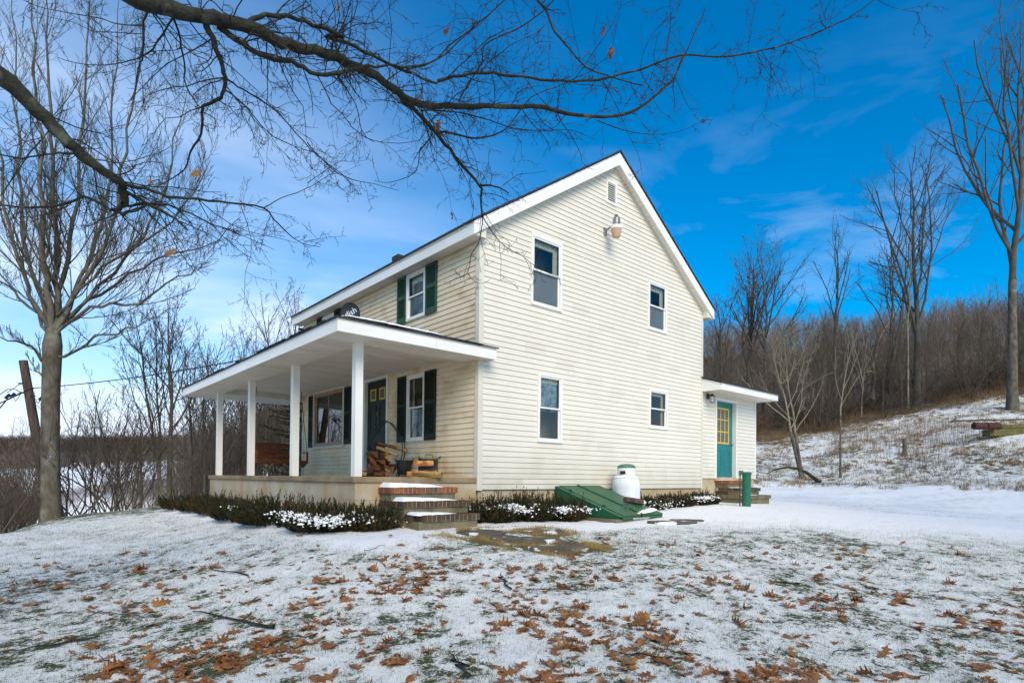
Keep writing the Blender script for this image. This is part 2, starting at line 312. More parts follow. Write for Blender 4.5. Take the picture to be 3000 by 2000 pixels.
# ------------------------------------------------------------------ terrain
def hdir(px):
    """horizontal ray for image column px (at the horizon)"""
    d=Fv+Rv*(px-1500)/F_; return d[:2]
def at(px,dep):
    d=hdir(px); return CAM[:2]+d*dep
def pix(px,py,dep): return CAM+(Fv+Rv*(px-1500)/F_-Uv*(py-1000-SH)/F_)*dep
CT=[ # px, depth, z
(1500,3,-.98),(300,3.5,-1.04),(2700,3.5,-1.0),(1500,4.5,-.90),(1500,6,-.76),(1500,7.5,-.63),(1300,8.6,-.55),(1560,9,-.56),
(0,4,-1.05),(300,6,-1.02),(0,8,-1.0),(0,11,-.94),(-300,9,-1.0),(-800,8,-1.1),(0,14,-1.35),(0,18,-2.2),(0,25,-4),(150,13,-.97),(150,16.5,-1.07),(150,20,-1.6),(150,26,-3),(150,40,-7),
(280,12,-.93),(280,15.8,-.9),(280,20,-1.3),(280,26,-2.6),(280,40,-6.5),(-400,14,-2),(-400,25,-4.5),(-400,60,-12),(-900,14,-1.8),(-900,40,-6),
(530,10,-.82),(530,13,-.70),(530,15.5,-.64),(530,18.5,-.72),(530,24,-1.7),(530,40,-5),(700,7,-.78),(760,9.5,-.62),(900,8,-.62),(700,13,-.55),(640,15.5,-.55),(700,19,-.6),(700,26,-1.2),(700,45,-2.5),
(850,11,-.53),(850,18,-.52),(850,30,-.9),(850,50,-1),(1000,9.5,-.53),(1200,12,-.5),(1200,20,-.45),(1300,35,0),(1500,30,0),(1500,60,4),(1100,70,3),
(1700,10.3,-.58),(1817,11,-.56),(1900,8.5,-.62),(2000,12,-.48),(2200,8,-.70),(2200,10.5,-.56),(2200,13,-.42),(2057,15.5,-.38),(2120,17,-.36),(2230,20,-.38),(2230,24,-.40),(1900,20,-.3),
(2600,7,-.86),(2600,10,-.70),(2600,14,-.60),(2600,18,-.55),(2600,22,-.55),(3000,4,-1.0),(3000,7,-.92),(3000,10,-.82),(3000,15,-.78),(3000,19,-.76),(3400,5,-1.0),(3400,10,-.85),(3400,17,-.75),(4200,8,-.9),(4200,16,-.6),
(2230,27,.15),(2350,28,.25),(2350,32,1.2),(2350,36,2.2),(2350,42,3.5),(2350,60,8),(2350,90,15),(2350,150,34),(2500,24.6,-.15),(2500,30,1.2),
(2700,23.5,-.1),(2700,26,.5),(2700,34,3.0),(2700,42,5.5),(2700,60,9.6),(2700,95,18),(2700,150,36),
(3000,21,-.3),(3000,24,.8),(3000,29,2.6),(3000,36,4.8),(3000,46,8.2),(3000,60,12),(3000,95,21),(3000,150,39),
(3400,20,.3),(3400,36,5.5),(3400,60,12),(3400,150,40),(4200,30,4),(4200,60,13),(4200,150,45),
(2080,30,.6),(2080,42,3),(2080,70,9),(2080,150,32),(1700,45,2.5),(1700,80,9),(1700,150,28),(1500,150,28),(1100,150,14),(850,90,2),(850,150,8),(700,150,-4),(700,90,-4),
(-400,120,-16),(0,120,-16),(300,110,-15),(500,110,-13),(300,190,-12),(500,190,-10),(0,200,-12),(300,300,0),(500,300,2),(0,300,0),(300,400,11),(550,400,11),(0,400,9),(-400,400,9),
(-400,650,30),(0,650,31),(200,650,32),(350,650,33),(500,650,33),(700,650,33),(900,650,34),(850,400,20),(1200,650,60),(1700,400,55),(2350,300,46),(3000,300,50),(2350,650,60),(3000,650,60),(3600,650,55),(3400,300,60),
(0,1100,20),(700,1100,20),(1500,1100,30),(2300,1100,30),(3200,1100,30)]
_P=[];_Z=[]
def emb(x,y):
    dx=np.asarray(x,float)-CAM[0]; dy=np.asarray(y,float)-CAM[1]; r=np.sqrt(dx*dx+dy*dy)+1e-6; k=1.7
    s=np.log(np.maximum(r,1.5))
    return np.stack([k*dx/r,k*dy/r,s],-1)
for px,dp,z in CT:
    q=at(px,dp); _P.append(q); _Z.append(z)
for a in (130,180,230,280):    # behind the camera
    an=YAW+R_(a) 
    for r,z in ((4,-1.0),(10,-1.0),(30,-1.2),(100,0),(400,5),(1100,15)):
        _P.append(CAM[:2]+np.array([math.cos(an),math.sin(an)])*r); _Z.append(z)
_P=np.array(_P);_Z=np.array(_Z,float)
_zs=lambda z: np.sign(z)*np.log1p(np.abs(z))
_E=emb(_P[:,0],_P[:,1]); 
def _k(A,B): return np.sqrt(((A[:,None,:]-B[None,:,:])**2).sum(-1)+.004)
_K=_k(_E,_E); _W=np.linalg.solve(_K-np.eye(len(_K))*1e-3,_zs(_Z+.6))
def gz0(x,y):
    x=np.atleast_1d(np.asarray(x,float)); y=np.atleast_1d(np.asarray(y,float)); out=np.empty(x.size); E=emb(x.ravel(),y.ravel())
    for i in range(0,len(E),20000): out[i:i+20000]=_k(E[i:i+20000],_E)@_W
    z=(np.sign(out)*np.expm1(np.abs(out))-.6).reshape(x.shape)
    r=np.hypot(x-CAM[0],y-CAM[1]); t=np.clip((r-1.2)/2.2,0,1); t=t*t*(3-2*t)
    return -1.02*(1-t)+z*t
def vnoise(x,y,seed=0):
    xi=np.floor(x).astype(np.int64); yi=np.floor(y).astype(np.int64); fx=x-xi; fy=y-yi
    fx=fx*fx*(3-2*fx); fy=fy*fy*(3-2*fy)
    def h(a,b):
        n=(a*374761393+b*668265263+seed*1442695041)&0x7fffffff; n=((n^(n>>13))*1274126177)&0x7fffffff
        return ((n^(n>>16))&0xffff)/65535.
    return (h(xi,yi)*(1-fx)+h(xi+1,yi)*fx)*(1-fy)+(h(xi,yi+1)*(1-fx)+h(xi+1,yi+1)*fx)*fy
def fbm(x,y,o=4,seed=0):
    s=0;a=.5;f=1.;t=0
    for i in range(o): s=s+a*vnoise(x*f,y*f,seed+i*7); t+=a; a*=.5; f*=2.03
    return s/t
def gz(x,y):
    x=np.atleast_1d(np.asarray(x,float)); y=np.atleast_1d(np.asarray(y,float))
    z=gz0(x,y); r=np.hypot(x-CAM[0],y-CAM[1])
    amp=np.clip((r-17)/20,0,1)*.30*np.clip((gz0(x,y)+.3)/1.2,0.05,1)
    z=z+amp*(fbm(x*.55,y*.55,4,3)-.5)
    z=z+.030*(fbm(x*1.1,y*1.1,3,5)-.5)+.022*(fbm(x*5.5,y*5.5,3,9)-.5)*np.clip(2-r/25,0,1)
    return z
def g1(x,y): return float(gz(x,y)[0])
def hit(px,py,d0=2.,d1=170.):
    """where the sight line through a pixel meets the ground"""
    D=np.exp(np.linspace(math.log(d0),math.log(d1),500)); d=Fv+Rv*(px-1500)/F_-Uv*(py-1000-SH)/F_
    P=CAM+d*D[:,None]; b=P[:,2]<gz(P[:,0],P[:,1])
    i=int(np.argmax(b)) if b.any() else len(D)-1
    p=P[i]; return np.array([p[0],p[1],g1(p[0],p[1])]),D[i]
# snow cover / ground kind -------------------------------------------------
def uv_(x,y):
    d=np.stack([x-CAM[0],y-CAM[1]],-1); dep=d@Fv[:2]; lat=d@Rv[:2]; return lat,dep
def sstep(a,b,x): t=np.clip((x-a)/(b-a+1e-9),0,1); return t*t*(3-2*t)
PATIO=[hit(px,py)[0][:2] for px,py in ((1400,1562),(1475,1577),(1543,1583),(1580,1560),(1640,1603))]
def cover(x,y):
    """R: snow amount, G: brown dead grass under it, B: forest floor"""
    lat,dep=uv_(x,y); r=np.hypot(x-CAM[0],y-CAM[1]); n=fbm(x*.7,y*.7,4,21); nf=fbm(x*2.1,y*2.1,3,22)
    ix=1500+lat/np.maximum(dep,.5)*F_; z=gz0(x,y)
    S=np.full(x.shape,.515)+(n-.5)*.20+(nf-.5)*.16+(fbm(x*7.,y*7.,3,23)-.5)*.40*sstep(30,12,dep)
    # left crest is greener
    S-=.22*sstep(13.5,15.5,dep)*sstep(900,500,ix)*sstep(20,16,dep)
    S+=.10*sstep(6,10,dep)*sstep(1700,900,ix)
    # drift banked round the house and across the drive
    dx=np.maximum(np.maximum(-.2-x,x-11),0); dyy=np.maximum(np.maximum(-1.9-y,y-9),0); dh=np.hypot(dx,dyy)
    S+=.55*sstep(.55,.1,dh)*(x>-1.2)
    dxp=np.maximum(np.maximum(-2.9-x,x-.2),0); dyp=np.maximum(np.maximum(-1.5-y,y-9),0); S+=.35*sstep(.7,.1,np.hypot(dxp,dyp))
    drive=sstep(-.8,2.4,(x-3.0)*.0+ (dep-9.6)-(.0009*(ix-1780)*0)+.8*(n-.5))*sstep(1700,1850,ix)*(z<.05)
    S+=.40*drive
    tr=drive*(dep>15); S-=.26*tr*sstep(.46,.60,fbm(lat*.35,dep*4.2,3,40))
    # hill
    hill=sstep(-.25,.5,z)*sstep(20,24,dep)*(ix>1900)
    S=S*(1-hill)+hill*(.53+(n-.5)*.40+(nf-.5)*.30-.05*sstep(30,42,dep))
    G=np.clip(hill+sstep(16,19,dep)*(ix<1000),0,1)
    pat=np.zeros(x.shape)
    for p in PATIO: pat=np.maximum(pat,sstep(.75,.30,np.hypot(x-p[0],(y-p[1])))*sstep(.42,.58,fbm(x*3.1,y*3.1,3,92)))
    S-=.34*pat; G=np.maximum(G,pat*.9)
    B=hill*sstep(40,46,dep+6*(n-.5))
    bk=sstep(20,26,dep)*sstep(-600,-300,ix)*(ix<2080)*(dep<105); B=np.maximum(B,bk*sstep(.35,.5,n+.15))
    far=sstep(440,470,r+60*(n-.5))*(r>300); B=np.maximum(B,far)
    mid=(r>150)&(r<=470); belt=sstep(.50,.58,fbm(x*.012,y*.012,3,33))
    B=np.maximum(B,mid*belt); S=np.where(mid,1.1,S)
    B=np.maximum(B,((dep>105)&(r<=470)&(ix>800))*1.0)
    S=np.where(r>105,np.maximum(S,.95),S)
    S=S-.55*B*(r<200); S=np.where((far>.5),.05,S)
    return np.clip(S,0,1.2),np.clip(G,0,1),np.clip(B,0,1)
# polar grid: ring spacing grows with distance
aF=np.concatenate([np.linspace(-180,-56,34)[:-1],np.linspace(-56,56,500),np.linspace(56,180,34)[1:]])[:-0 or None]
aF=aF[:-1]; ang=YAW+np.radians(aF)
rr=np.concatenate([np.linspace(.25,2.2,14)[:-1],np.exp(np.linspace(math.log(2.2),math.log(60),250))[:-1],np.exp(np.linspace(math.log(60),math.log(1300),110))])
A_,R2=np.meshgrid(ang,rr); X=CAM[0]+np.cos(A_)*R2; Y=CAM[1]+np.sin(A_)*R2
na,nr=len(ang),len(rr)
Zt=gz(X.ravel(),Y.ravel()); Sc,Gc,Bc=cover(X.ravel(),Y.ravel())
lump=(fbm(X.ravel()*9,Y.ravel()*9,3,50)-.45)
Zt=Zt+.030*sstep(.5,.9,Sc)*np.clip(lump,0,1)*np.clip(1.6-R2.ravel()/14,0,1)
V=np.stack([X.ravel(),Y.ravel(),Zt],-1); V=np.vstack([V,[[CAM[0],CAM[1],-1.02]]])
i=np.arange(nr-1)[:,None]*na; j=np.arange(na)[None,:]; j2=(j+1)%na
Q=np.stack([i+j,i+j2,i+na+j2,i+na+j],-1).reshape(-1,4)[:, ::-1]
cen=[[len(V)-1,(k+1)%na,k] for k in range(na)]
me=mesh_from('ground',V,Q,[],smooth=True)
ca=me.color_attributes.new('cover','FLOAT_COLOR','POINT')
C4=np.ones((len(V),4),np.float32); C4[:-1,0]=Sc;C4[:-1,1]=Gc;C4[:-1,2]=Bc; ca.data.foreach_set('color',C4.ravel())
def ground_mat():
    m=bpy.data.materials.new('snowy_ground'); m.use_nodes=True; t=m.node_tree; n=t.nodes; l=t.links; b=n['Principled BSDF']; b.inputs['Roughness'].default_value=.75; b.inputs['Specular IOR Level'].default_value=.2
    at_=n.new('ShaderNodeAttribute'); at_.attribute_name='cover'; sp=n.new('ShaderNodeSeparateColor'); l.new(at_.outputs['Color'],sp.inputs[0])
    g=n.new('ShaderNodeNewGeometry')
    def noise(s,d=4,rg=.6,dist=0,sc=None):
        q=n.new('ShaderNodeTexNoise'); q.inputs['Scale'].default_value=s; q.inputs['Detail'].default_value=d; q.inputs['Roughness'].default_value=rg; q.inputs['Distortion'].default_value=dist
        if sc:
            mp=n.new('ShaderNodeMapping'); mp.inputs['Scale'].default_value=sc; l.new(g.outputs['Position'],mp.inputs[0]); l.new(mp.outputs[0],q.inputs[0])
        else: l.new(g.outputs['Position'],q.inputs[0])
        return q.outputs[0]
    def mth(op,a,b_=None,clamp=False):
        q=n.new('ShaderNodeMath'); q.operation=op; q.use_clamp=clamp
        for k,v in enumerate((a,b_)):
            if v is None: continue
            if isinstance(v,(int,float)): q.inputs[k].default_value=v
            else: l.new(v,q.inputs[k])
        return q.outputs[0]
    def rng(a,lo,hi,o0=0,o1=1):
        q=n.new('ShaderNodeMapRange'); q.inputs[1].default_value=lo; q.inputs[2].default_value=hi; q.inputs[3].default_value=o0; q.inputs[4].default_value=o1; l.new(a,q.inputs[0]); return q.outputs[0]
    def mixc(f,a,b_):
        q=n.new('ShaderNodeMixRGB'); 
        for k,v in enumerate((f,a,b_)):
            if isinstance(v,tuple): q.inputs[k].default_value=(*v,1)
            elif isinstance(v,(int,float)): q.inputs[k].default_value=v
            else: l.new(v,q.inputs[k])
        return q.outputs[0]
    n1=noise(15,7,.74,.6); n2=noise(60,5,.74); n3=noise(1.3,4)
    h=mth('ADD',mth('MULTIPLY',n1,.62),mth('MULTIPLY',n2,.38))       # 0.3..0.7
    f=mth('ADD',mth('SUBTRACT',h,.5),mth('MULTIPLY',mth('SUBTRACT',sp.outputs[0],.42),.62))
    n4=noise(3.0,8,.66,.8,(1,1,1)); h4=mth('ADD',mth('MULTIPLY',n4,.8),mth('MULTIPLY',n1,.2)); f4=mth('ADD',mth('SUBTRACT',h4,.5),mth('MULTIPLY',mth('SUBTRACT',sp.outputs[0],.42),.62))
    fm_=n.new('ShaderNodeMix'); l.new(sp.outputs[1],fm_.inputs[0]); l.new(f,fm_.inputs[2]); l.new(f4,fm_.inputs[3]); f=fm_.outputs[0]
    snow=rng(f,-.012,.018)
    thin=rng(f,.0,.24,.0,1)                                  # thin snow lets blades through
    lawn=mixc(rng(n3,.4,.62),(.060,.082,.022),(.105,.095,.038)); lawn=mixc(rng(n2,.45,.6),lawn,(.045,.055,.018))
    dead=mixc(rng(n1,.4,.62),(.235,.155,.065),(.115,.075,.035))
    forest=mixc(rng(n3,.4,.6),(.13,.085,.055),(.085,.060,.042))
    und=mixc(sp.outputs[1],lawn,dead); und=mixc(sp.outputs[2],und,forest)
    sn=mixc(thin,(.68,.67,.56),(.95,.925,.87))
    snow2=mth('MULTIPLY',snow,mth('SUBTRACT',1,mth('MULTIPLY',sp.outputs[2],rng(n1,.40,.52,1,.72)),True))
    l.new(mixc(snow2,und,sn),b.inputs['Base Color'])
    bp=n.new('ShaderNodeBump'); bp.inputs['Strength'].default_value=.7; bp.inputs['Distance'].default_value=.035
    hh=mth('ADD',mth('MULTIPLY',snow,.6),mth('MULTIPLY',h,.9)); l.new(hh,bp.inputs['Height']); l.new(bp.outputs[0],b.inputs['Normal'])
    return m
M['ground']=ground_mat(); me.materials.append(M['ground'])
ground=link('ground',me); tag(ground,kind='structure')

# ------------------------------------------------------------------ farmhouse
WI,LE=7.45,8.07; HW=WI/2; SLOPE=.674; CO=.1016
RN=random.Random(4)
house=empty('farmhouse',(WI/2,LE/2,-.5),'cream two-storey farmhouse with white trim, green shutters and a columned front porch','house')
def frame_gable(u,n,z): return (u,-n,z)
def frame_front(u,n,z): return (-n,u,z)
def boards(mb,fr,z0,z1,ulo,uhi,holes,base=0.):
    """lapped siding: every course has a groove, a lip and a slanted face"""
    k0=int(math.floor((z0-base)/CO+1e-6)); k1=int(math.ceil((z1-base)/CO-1e-6))
    for k in range(k0,k1):
        a=base+k*CO; b=a+CO
        zs=sorted(set([max(a,z0),min(b,z1)]+[h for H in holes for h in (H[2],H[3]) if a<h<b and z0<h<z1]+([a+.010] if a+.010>z0 else [])))
        for za,zb in zip(zs[:-1],zs[1:]):
            if zb-za<1e-5: continue
            zm=(za+zb)/2
            off=(lambda z:-.004) if zm<a+.010 else (lambda z:.0145-(z-a-.010)/(CO-.010)*.0115)
            iv=[(0,1)]
            L0,L1,H0,H1=ulo(za),ulo(zb),uhi(za),uhi(zb)
            if max(L0,L1)>=min(H0,H1): 
                if L0>=H0: continue
            cuts=sorted([(H[0],H[1]) for H in holes if H[2]<zm<H[3]])
            segs=[]; cu=(L0,L1)
            for c0,c1 in cuts: segs.append((cu,(c0,c0))); cu=(c1,c1)
            segs.append((cu,(H0,H1)))
            for (p0,p1),(q0,q1) in segs:
                if q0-p0<1e-4 and q1-p1<1e-4: continue
                q1=max(q1,p1); q0=max(q0,p0)
                mb.add([fr(p0,off(za),za),fr(q0,off(za),za),fr(q1,off(zb),zb),fr(p1,off(zb),zb)],[(0,1,2,3)])
                if abs(za-(a+.010))<1e-4: mb.add([fr(p0,-.004,za),fr(q0,-.004,za),fr(q0,.0145,za),fr(p0,.0145,za)],[(0,1,2,3)])
                if abs(zb-b)<1e-4: mb.add([fr(p1,.003,zb),fr(q1,.003,zb),fr(q1,-.004,zb),fr(p1,-.004,zb)],[(0,1,2,3)])
# openings: (u0,u1,z0,z1)
GW=[(1.24,2.10,3.59,4.98),(5.03,5.80,3.77,4.95),(1.45,2.14,.93,2.29),(5.09,5.86,1.43,2.385)]
FW=[(1.75,2.48,3.49,4.47),(6.05,6.78,3.49,4.44),(5.42,7.24,1.00,2.45),(1.73,2.42,.96,2.34)]
VENT=(3.47,3.83,6.29,6.80); FD=(3.30,4.30,.24,2.42)
ins=lambda h,e=.02:(h[0]+e,h[1]-e,h[2]+e,h[3]-e)
g=MB(); rakez=lambda u:7.155-SLOPE*abs(u-HW)
def gl(z): return 0. if z<rakez(0) else HW-(7.155-z)/SLOPE
def gh(z): return WI if z<rakez(0) else HW+(7.155-z)/SLOPE
boards(g,frame_gable,0,7.155,gl,gh,[ins(h) for h in GW]+[ins(VENT)])
rj=random.Random(8); g.cur=1
for k in range(0,68,2):   # staggered butt joints, one overlap every other panel
    u=(1.1+(k*2.37)%5.6); z=k*CO
    if z+.25>rakez(u)-.1 or any(H[0]-.15<u<H[1]+.15 and H[2]-.25<z<H[3]+.05 for H in GW+[VENT]): continue
    for c in (0,1): a=z+c*CO; g.add([(u,-.0165,a+.0105),(u+.55,-.0152,a+.0105),(u+.55,-.0045,a+CO-.002),(u,-.0055,a+CO-.002),(u,-.0142,a+.0105),(u,-.004,a+CO-.002)],[(0,1,2,3),(0,3,5,4)])
g.build('gable_wall',[M['siding'],M['siding2']],house,'cream lapped vinyl siding on the gable end')
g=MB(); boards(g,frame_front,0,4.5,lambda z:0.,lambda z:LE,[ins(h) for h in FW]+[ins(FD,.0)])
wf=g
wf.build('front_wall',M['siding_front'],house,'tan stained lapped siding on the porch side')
g=MB()   # plain back and far walls with the same lap
boards(g,lambda u,n,z:(u,LE+n,z),0,7.155,gl,gh,[]); boards(g,lambda u,n,z:(WI+n,u,z),0,4.5,lambda z:0.,lambda z:LE,[])
g.box(.02,WI-.02,.62,LE-.02,-.05,-.02); g.build('rear_wall',M['siding'],house)
for (x,y,sx_,sy_) in ((0,0,-1,-1),(WI,0,1,-1),(0,LE,-1,1),(WI,LE,1,1)):
    g=MB(); wd=.09 if x==0 or y>0 else .05
    x0,x1=sorted((x+sx_*.022,x-sx_*wd)); y0,y1=sorted((y+sy_*.022,y-sy_*.02)); g.box(x0,x1,y0,y1,-.012,4.5)
    x0,x1=sorted((x+sx_*.022,x-sx_*.02)); y0,y1=sorted((y-sy_*.0205,y-sy_*wd)); g.box(x0,x1,y0,y1,-.012,4.5); g.build('corner_trim',M['cream'],house,bevel=.004)

g=MB(); g.box(.03,WI-.03,.03,LE-.03,-1.1,-.004)
g.build('foundation',M['conc'],house)
g=MB(); g.box(4.22,4.85,.005,.029,-.36,-.05); g.build('cellar_window',M['black'],house)
# roof: two slopes, ragged shingle edge
def slope_slab(mb,x0,z0,x1,z1,y0,y1,t,n=60):
    V=[];Fs=[]
    ys=np.linspace(y0,y1,2); xs=np.linspace(0,1,n)
    for s,yy in enumerate((y0,y1)):
        for q in xs:
            j=.012*(RN.random()-.5); V.append((x0+(x1-x0)*q,yy+j,z0+(z1-z0)*q)); V.append((x0+(x1-x0)*q,yy+j,z0+(z1-z0)*q+t+.010*RN.random()))
    for s in range(n-1):
        a=2*s; b=2*n+2*s
        Fs+= [(a,a+2,a+3,a+1),(b,b+1,b+3,b+2),(a+1,a+3,b+3,b+1),(a,b,b+2,a+2)]
    Fs+=[(0,1,2*n+1,2*n),(2*n-2,4*n-2,4*n-1,2*n-1)]
    mb.add(V,Fs)
EZ=4.70; AZ=7.40; ex=-.28; GO=.19
g=MB(); slope_slab(g,ex-.035,EZ-.01,HW,AZ+.012,-GO-.025,LE+.225,.035); slope_slab(g,WI-ex+.035,EZ-.01,HW,AZ+.012,-GO-.025,LE+.225,.035)
g.box(-.10,.10,2.72,2.98,4.88,4.99)
g.build('roof',M['shingle'],house,'dark shingle roof')
g=MB()   # fascia boards
def prism(mb,P,ax,a,b):
    Q=[]; 
    for v in (a,b):
        for p in P: q=list(p); q.insert(ax,v); Q.append(q)
    k=len(P); mb.add(Q,[tuple(range(k))[::-1],tuple(range(k,2*k))]+[(i,(i+1)%k,k+(i+1)%k,k+i) for i in range(k)])
for y0,y1 in ((-GO,-GO+.03),(LE+GO-.03,LE+GO)):
    prism(g,[(ex,EZ),(HW,AZ),(HW,AZ-.27),(ex,EZ-.235)],1,y0,y1); prism(g,[(WI-ex,EZ),(HW+.0005,AZ),(HW+.0005,AZ-.27),(WI-ex,EZ-.235)],1,y0,y1)
g.box(ex,ex+.03,-GO+.0305,LE+GO-.0305,4.47,4.70); g.box(WI-ex-.03,WI-ex,-GO+.0305,LE+GO-.0305,4.47,4.70)
fas=g.build('fascia',M['fascia'],house,bevel=.003)
g=MB(); g.box(ex-.012,ex-.001,-GO+.2,LE+GO,4.655,4.70); g.build('drip_edge',M['cream'],house)
g=MB()   # soffits: eave flat, rake sloped, with panel grooves
def soffit_strip(mb,a,b,fr,step=.10,gap=.006):
    n=max(1,int(abs(b-a)/step)); s=(b-a)/n
    for i in range(n): mb.add(*fr(a+i*s,a+(i+1)*s-gap))
def eave(x0,x1,zz):
    def f(a,b): return ([(x0,a,zz),(x1,a,zz),(x1,b,zz),(x0,b,zz),(x0,a,zz+.012),(x1,a,zz+.012),(x1,b,zz+.012),(x0,b,zz+.012)],[(0,1,2,3),(7,6,5,4),(0,4,5,1),(3,2,6,7),(0,3,7,4),(1,5,6,2)])
    return f
soffit_strip(g,-GO+.031,LE+GO-.031,eave(ex+.031,-.018,4.486)); soffit_strip(g,-GO+.031,LE+GO-.031,eave(WI+.018,WI-ex-.031,4.486))
def rake(sgn):
    def f(a,b):
        P=[]
        for u in (a,b):
            z=AZ-.235-SLOPE*abs(u-HW)
            for zz in (z,z+.012):
                P+=[(u,-GO+.031,zz),(u,-.005,zz)]
        return (P,[(0,1,5,4),(2,6,7,3),(0,4,6,2),(1,3,7,5),(0,2,3,1),(4,5,7,6)])
    return f
soffit_strip(g,ex+.03,HW,rake(1),.115); soffit_strip(g,WI-ex-.03,HW,rake(-1),.115,-.006)
g.build('soffit',M['soffit'],house)
g=MB()   # darker J-channel under the rakes
for s in (-1,1):
    a=(HW+s*(HW-.02),-.012,rakez(0)-.005); b=(HW,-.012,7.155-.018); g.beam(a,b,.03,.035)
for s in (0,1):
    X=lambda x:x if not s else WI-x
    prism(g,[(X(.0),4.44),(X(0.),4.675),(X(HW-.001),7.165),(X(HW-.001),6.93)],1,.004,.02)
    prism(g,[(X(-.262),4.50),(X(-.262),4.52),(X(.02),4.66),(X(.02),4.47)],1,-.155,-.012)
g.build('rake_trim',M['cream'],house)

def window(fr,H,name='window',fm='white',lab=None,screen_low=True,curt='lace',trim=.055,reveal=.035,glass='glass',rail=.5,slider=False):
    u0,u1,z0,z1=H; P=MB()
    B=lambda mb,a,b,c,d,n0,n1: mb.box(a,b,n0,n1,c,d,fr)
    t=trim
    B(P,u0,u1,z0,z0+t,-.02,reveal+.004); B(P,u0,u1,z1-t,z1,-.02,reveal); B(P,u0,u0+t,z0+t,z1-t,-.02,reveal); B(P,u1-t,u1,z0+t,z1-t,-.02,reveal)
    wob=P.build(name,M[fm],house,lab,bevel=.003)
    S=MB(); a0,a1,b0,b1=u0+t,u1-t,z0+t,z1-t; m_=b0+(b1-b0)*rail; s=.032
    if not slider:
        def sash(c0,c1,n0,n1):
            B(S,a0,a1,c0,c0+s,n0,n1); B(S,a0,a1,c1-s,c1,n0,n1); B(S,a0,a0+s,c0+s,c1-s,n0,n1); B(S,a1-s,a1,c0+s,c1-s,n0,n1)
        sash(m_-.012,b1,.0,.022); sash(b0,m_+.024,-.03,-.002)
    else:
        mu_=a0+(a1-a0)*.50
        for (c0,c1,n0,n1) in ((a0,mu_+.02,.0,.02),(mu_-.02,a1,-.03,-.004)):
            B(S,c0,c1,b0,b0+s,n0,n1); B(S,c0,c1,b1-s,b1,n0,n1); B(S,c0,c0+s,b0+s,b1-s,n0,n1); B(S,c1-s,c1,b0+s,b1-s,n0,n1)
    S.build('sash',M[fm],wob,bevel=.002)
    Gm=MB()
    def pq(c0,c1,d0,d1,n_):
        P4=[Vector(fr(c0,n_,d0)),Vector(fr(c1,n_,d0)),Vector(fr(c1,n_,d1)),Vector(fr(c0,n_,d1))]; nv=(P4[1]-P4[0]).cross(P4[3]-P4[0]); ov=Vector(fr(0,1,0))-Vector(fr(0,0,0))
        Gm.add(P4,[(0,1,2,3) if nv.dot(ov)>0 else (3,2,1,0)])
    if not slider: pq(a0+.01,a1-.01,m_,b1-.01,.010); pq(a0+.01,a1-.01,b0+.01,m_+.01,-.018)
    else: pq(a0+.01,mu_,b0+.01,b1-.01,.010); pq(mu_,a1-.01,b0+.01,b1-.01,-.018)
    Gm.build('pane',M[glass],wob)
    I=MB(); d=-.55 # room behind
    def q(*p): I.add([fr(*x) for x in p],[(0,1,2,3)])
    q((a0-.3,d,b0-.2),(a1+.3,d,b0-.2),(a1+.3,d,b1+.05),(a0-.3,d,b1+.05)); q((a0-.3,d,b0-.2),(a0-.3,d,b1+.05),(a0-.02,-.04,b1+.05),(a0-.02,-.04,b0-.2)); q((a1+.3,d,b0-.2),(a1+.3,d,b1+.05),(a1+.02,-.04,b1+.05),(a1+.02,-.04,b0-.2))
    q((a0-.3,d,b0-.2),(a1+.3,d,b0-.2),(a1+.02,-.04,b0),(a0-.02,-.04,b0)); q((a0-.3,d,b1+.05),(a1+.3,d,b1+.05),(a1+.02,-.04,b1),(a0-.02,-.04,b1))
    I.build('interior',M['interior'],wob)
    def cloth(c0,c1,d0,d1,nm,amp=.012,dn=-.075,k=None):
        mb=MB(); nx=max(8,int((c1-c0)/.012)); V=[];Fs=[]; k=k or 2*PI/.07
        for jz in range(5):
            for i_ in range(nx+1):
                u=c0+(c1-c0)*i_/nx; V.append(fr(u,dn+amp*math.sin(u*k+jz*.2)+.004*math.sin(u*31),d0+(d1-d0)*jz/4))
        for jz in range(4):
            for i_ in range(nx): Fs.append((jz*(nx+1)+i_,jz*(nx+1)+i_+1,(jz+1)*(nx+1)+i_+1,(jz+1)*(nx+1)+i_))
        mb.add(V,Fs); mb.build('curtain',nm,wob,smooth=True)
    if curt=='lace':
        cloth(a0,a1,b1-.14,b1-.01,M['curtain']); sd_=.11 if a1-a0<1 else .2
        cloth(a1-sd_,a1,b0,b1-.13,M['curtain'])
        if fr is frame_gable: cloth(a0,a0+.05,m_,b1-.13,M['curtain'])
    elif curt=='blue':
        cloth(a0,a1,m_-.05,b1-.03,M['curtain_blue'],.01); cloth(a0,a1,b1-.12,b1-.01,M['curtain'],dn=-.06)
    elif curt=='porch':
        cloth(a0+.12,a1-.14,b0+.05,m_-.02,M['curtain_blue']); cloth(a1-.09,a1,b0,b1,M['tan']); cloth(a0,a0+.08,b0,b1,M['tan'])
    elif curt=='kitchen':
        cloth(a1-.12,a1,b0,b1,M['tan']); cloth(a0,a1,b1-.10,b1,M['curtain'])
        mb=MB(); mb.box(a0+.10,a0+.30,-.30,-.15,b0,b0+.27,fr); mb.build('box_on_sill',M['swing'],wob)
        mb=MB(); c=fr(a0+.20,-.2,m_+.17); mb.lathe([(.02,-.12),(.075,-.10),(.08,0),(.06,.08),(.02,.1)],c,14); mb.build('white_jug',M['white'],wob,smooth=True)
    if screen_low and not slider:
        mb=MB(); B(mb,a0+.03,a1-.03,b0+.03,m_-.0,-.034,-.0335)
        sm=M['screenmesh']; mb.build('insect_screen',sm,wob)
    return wob
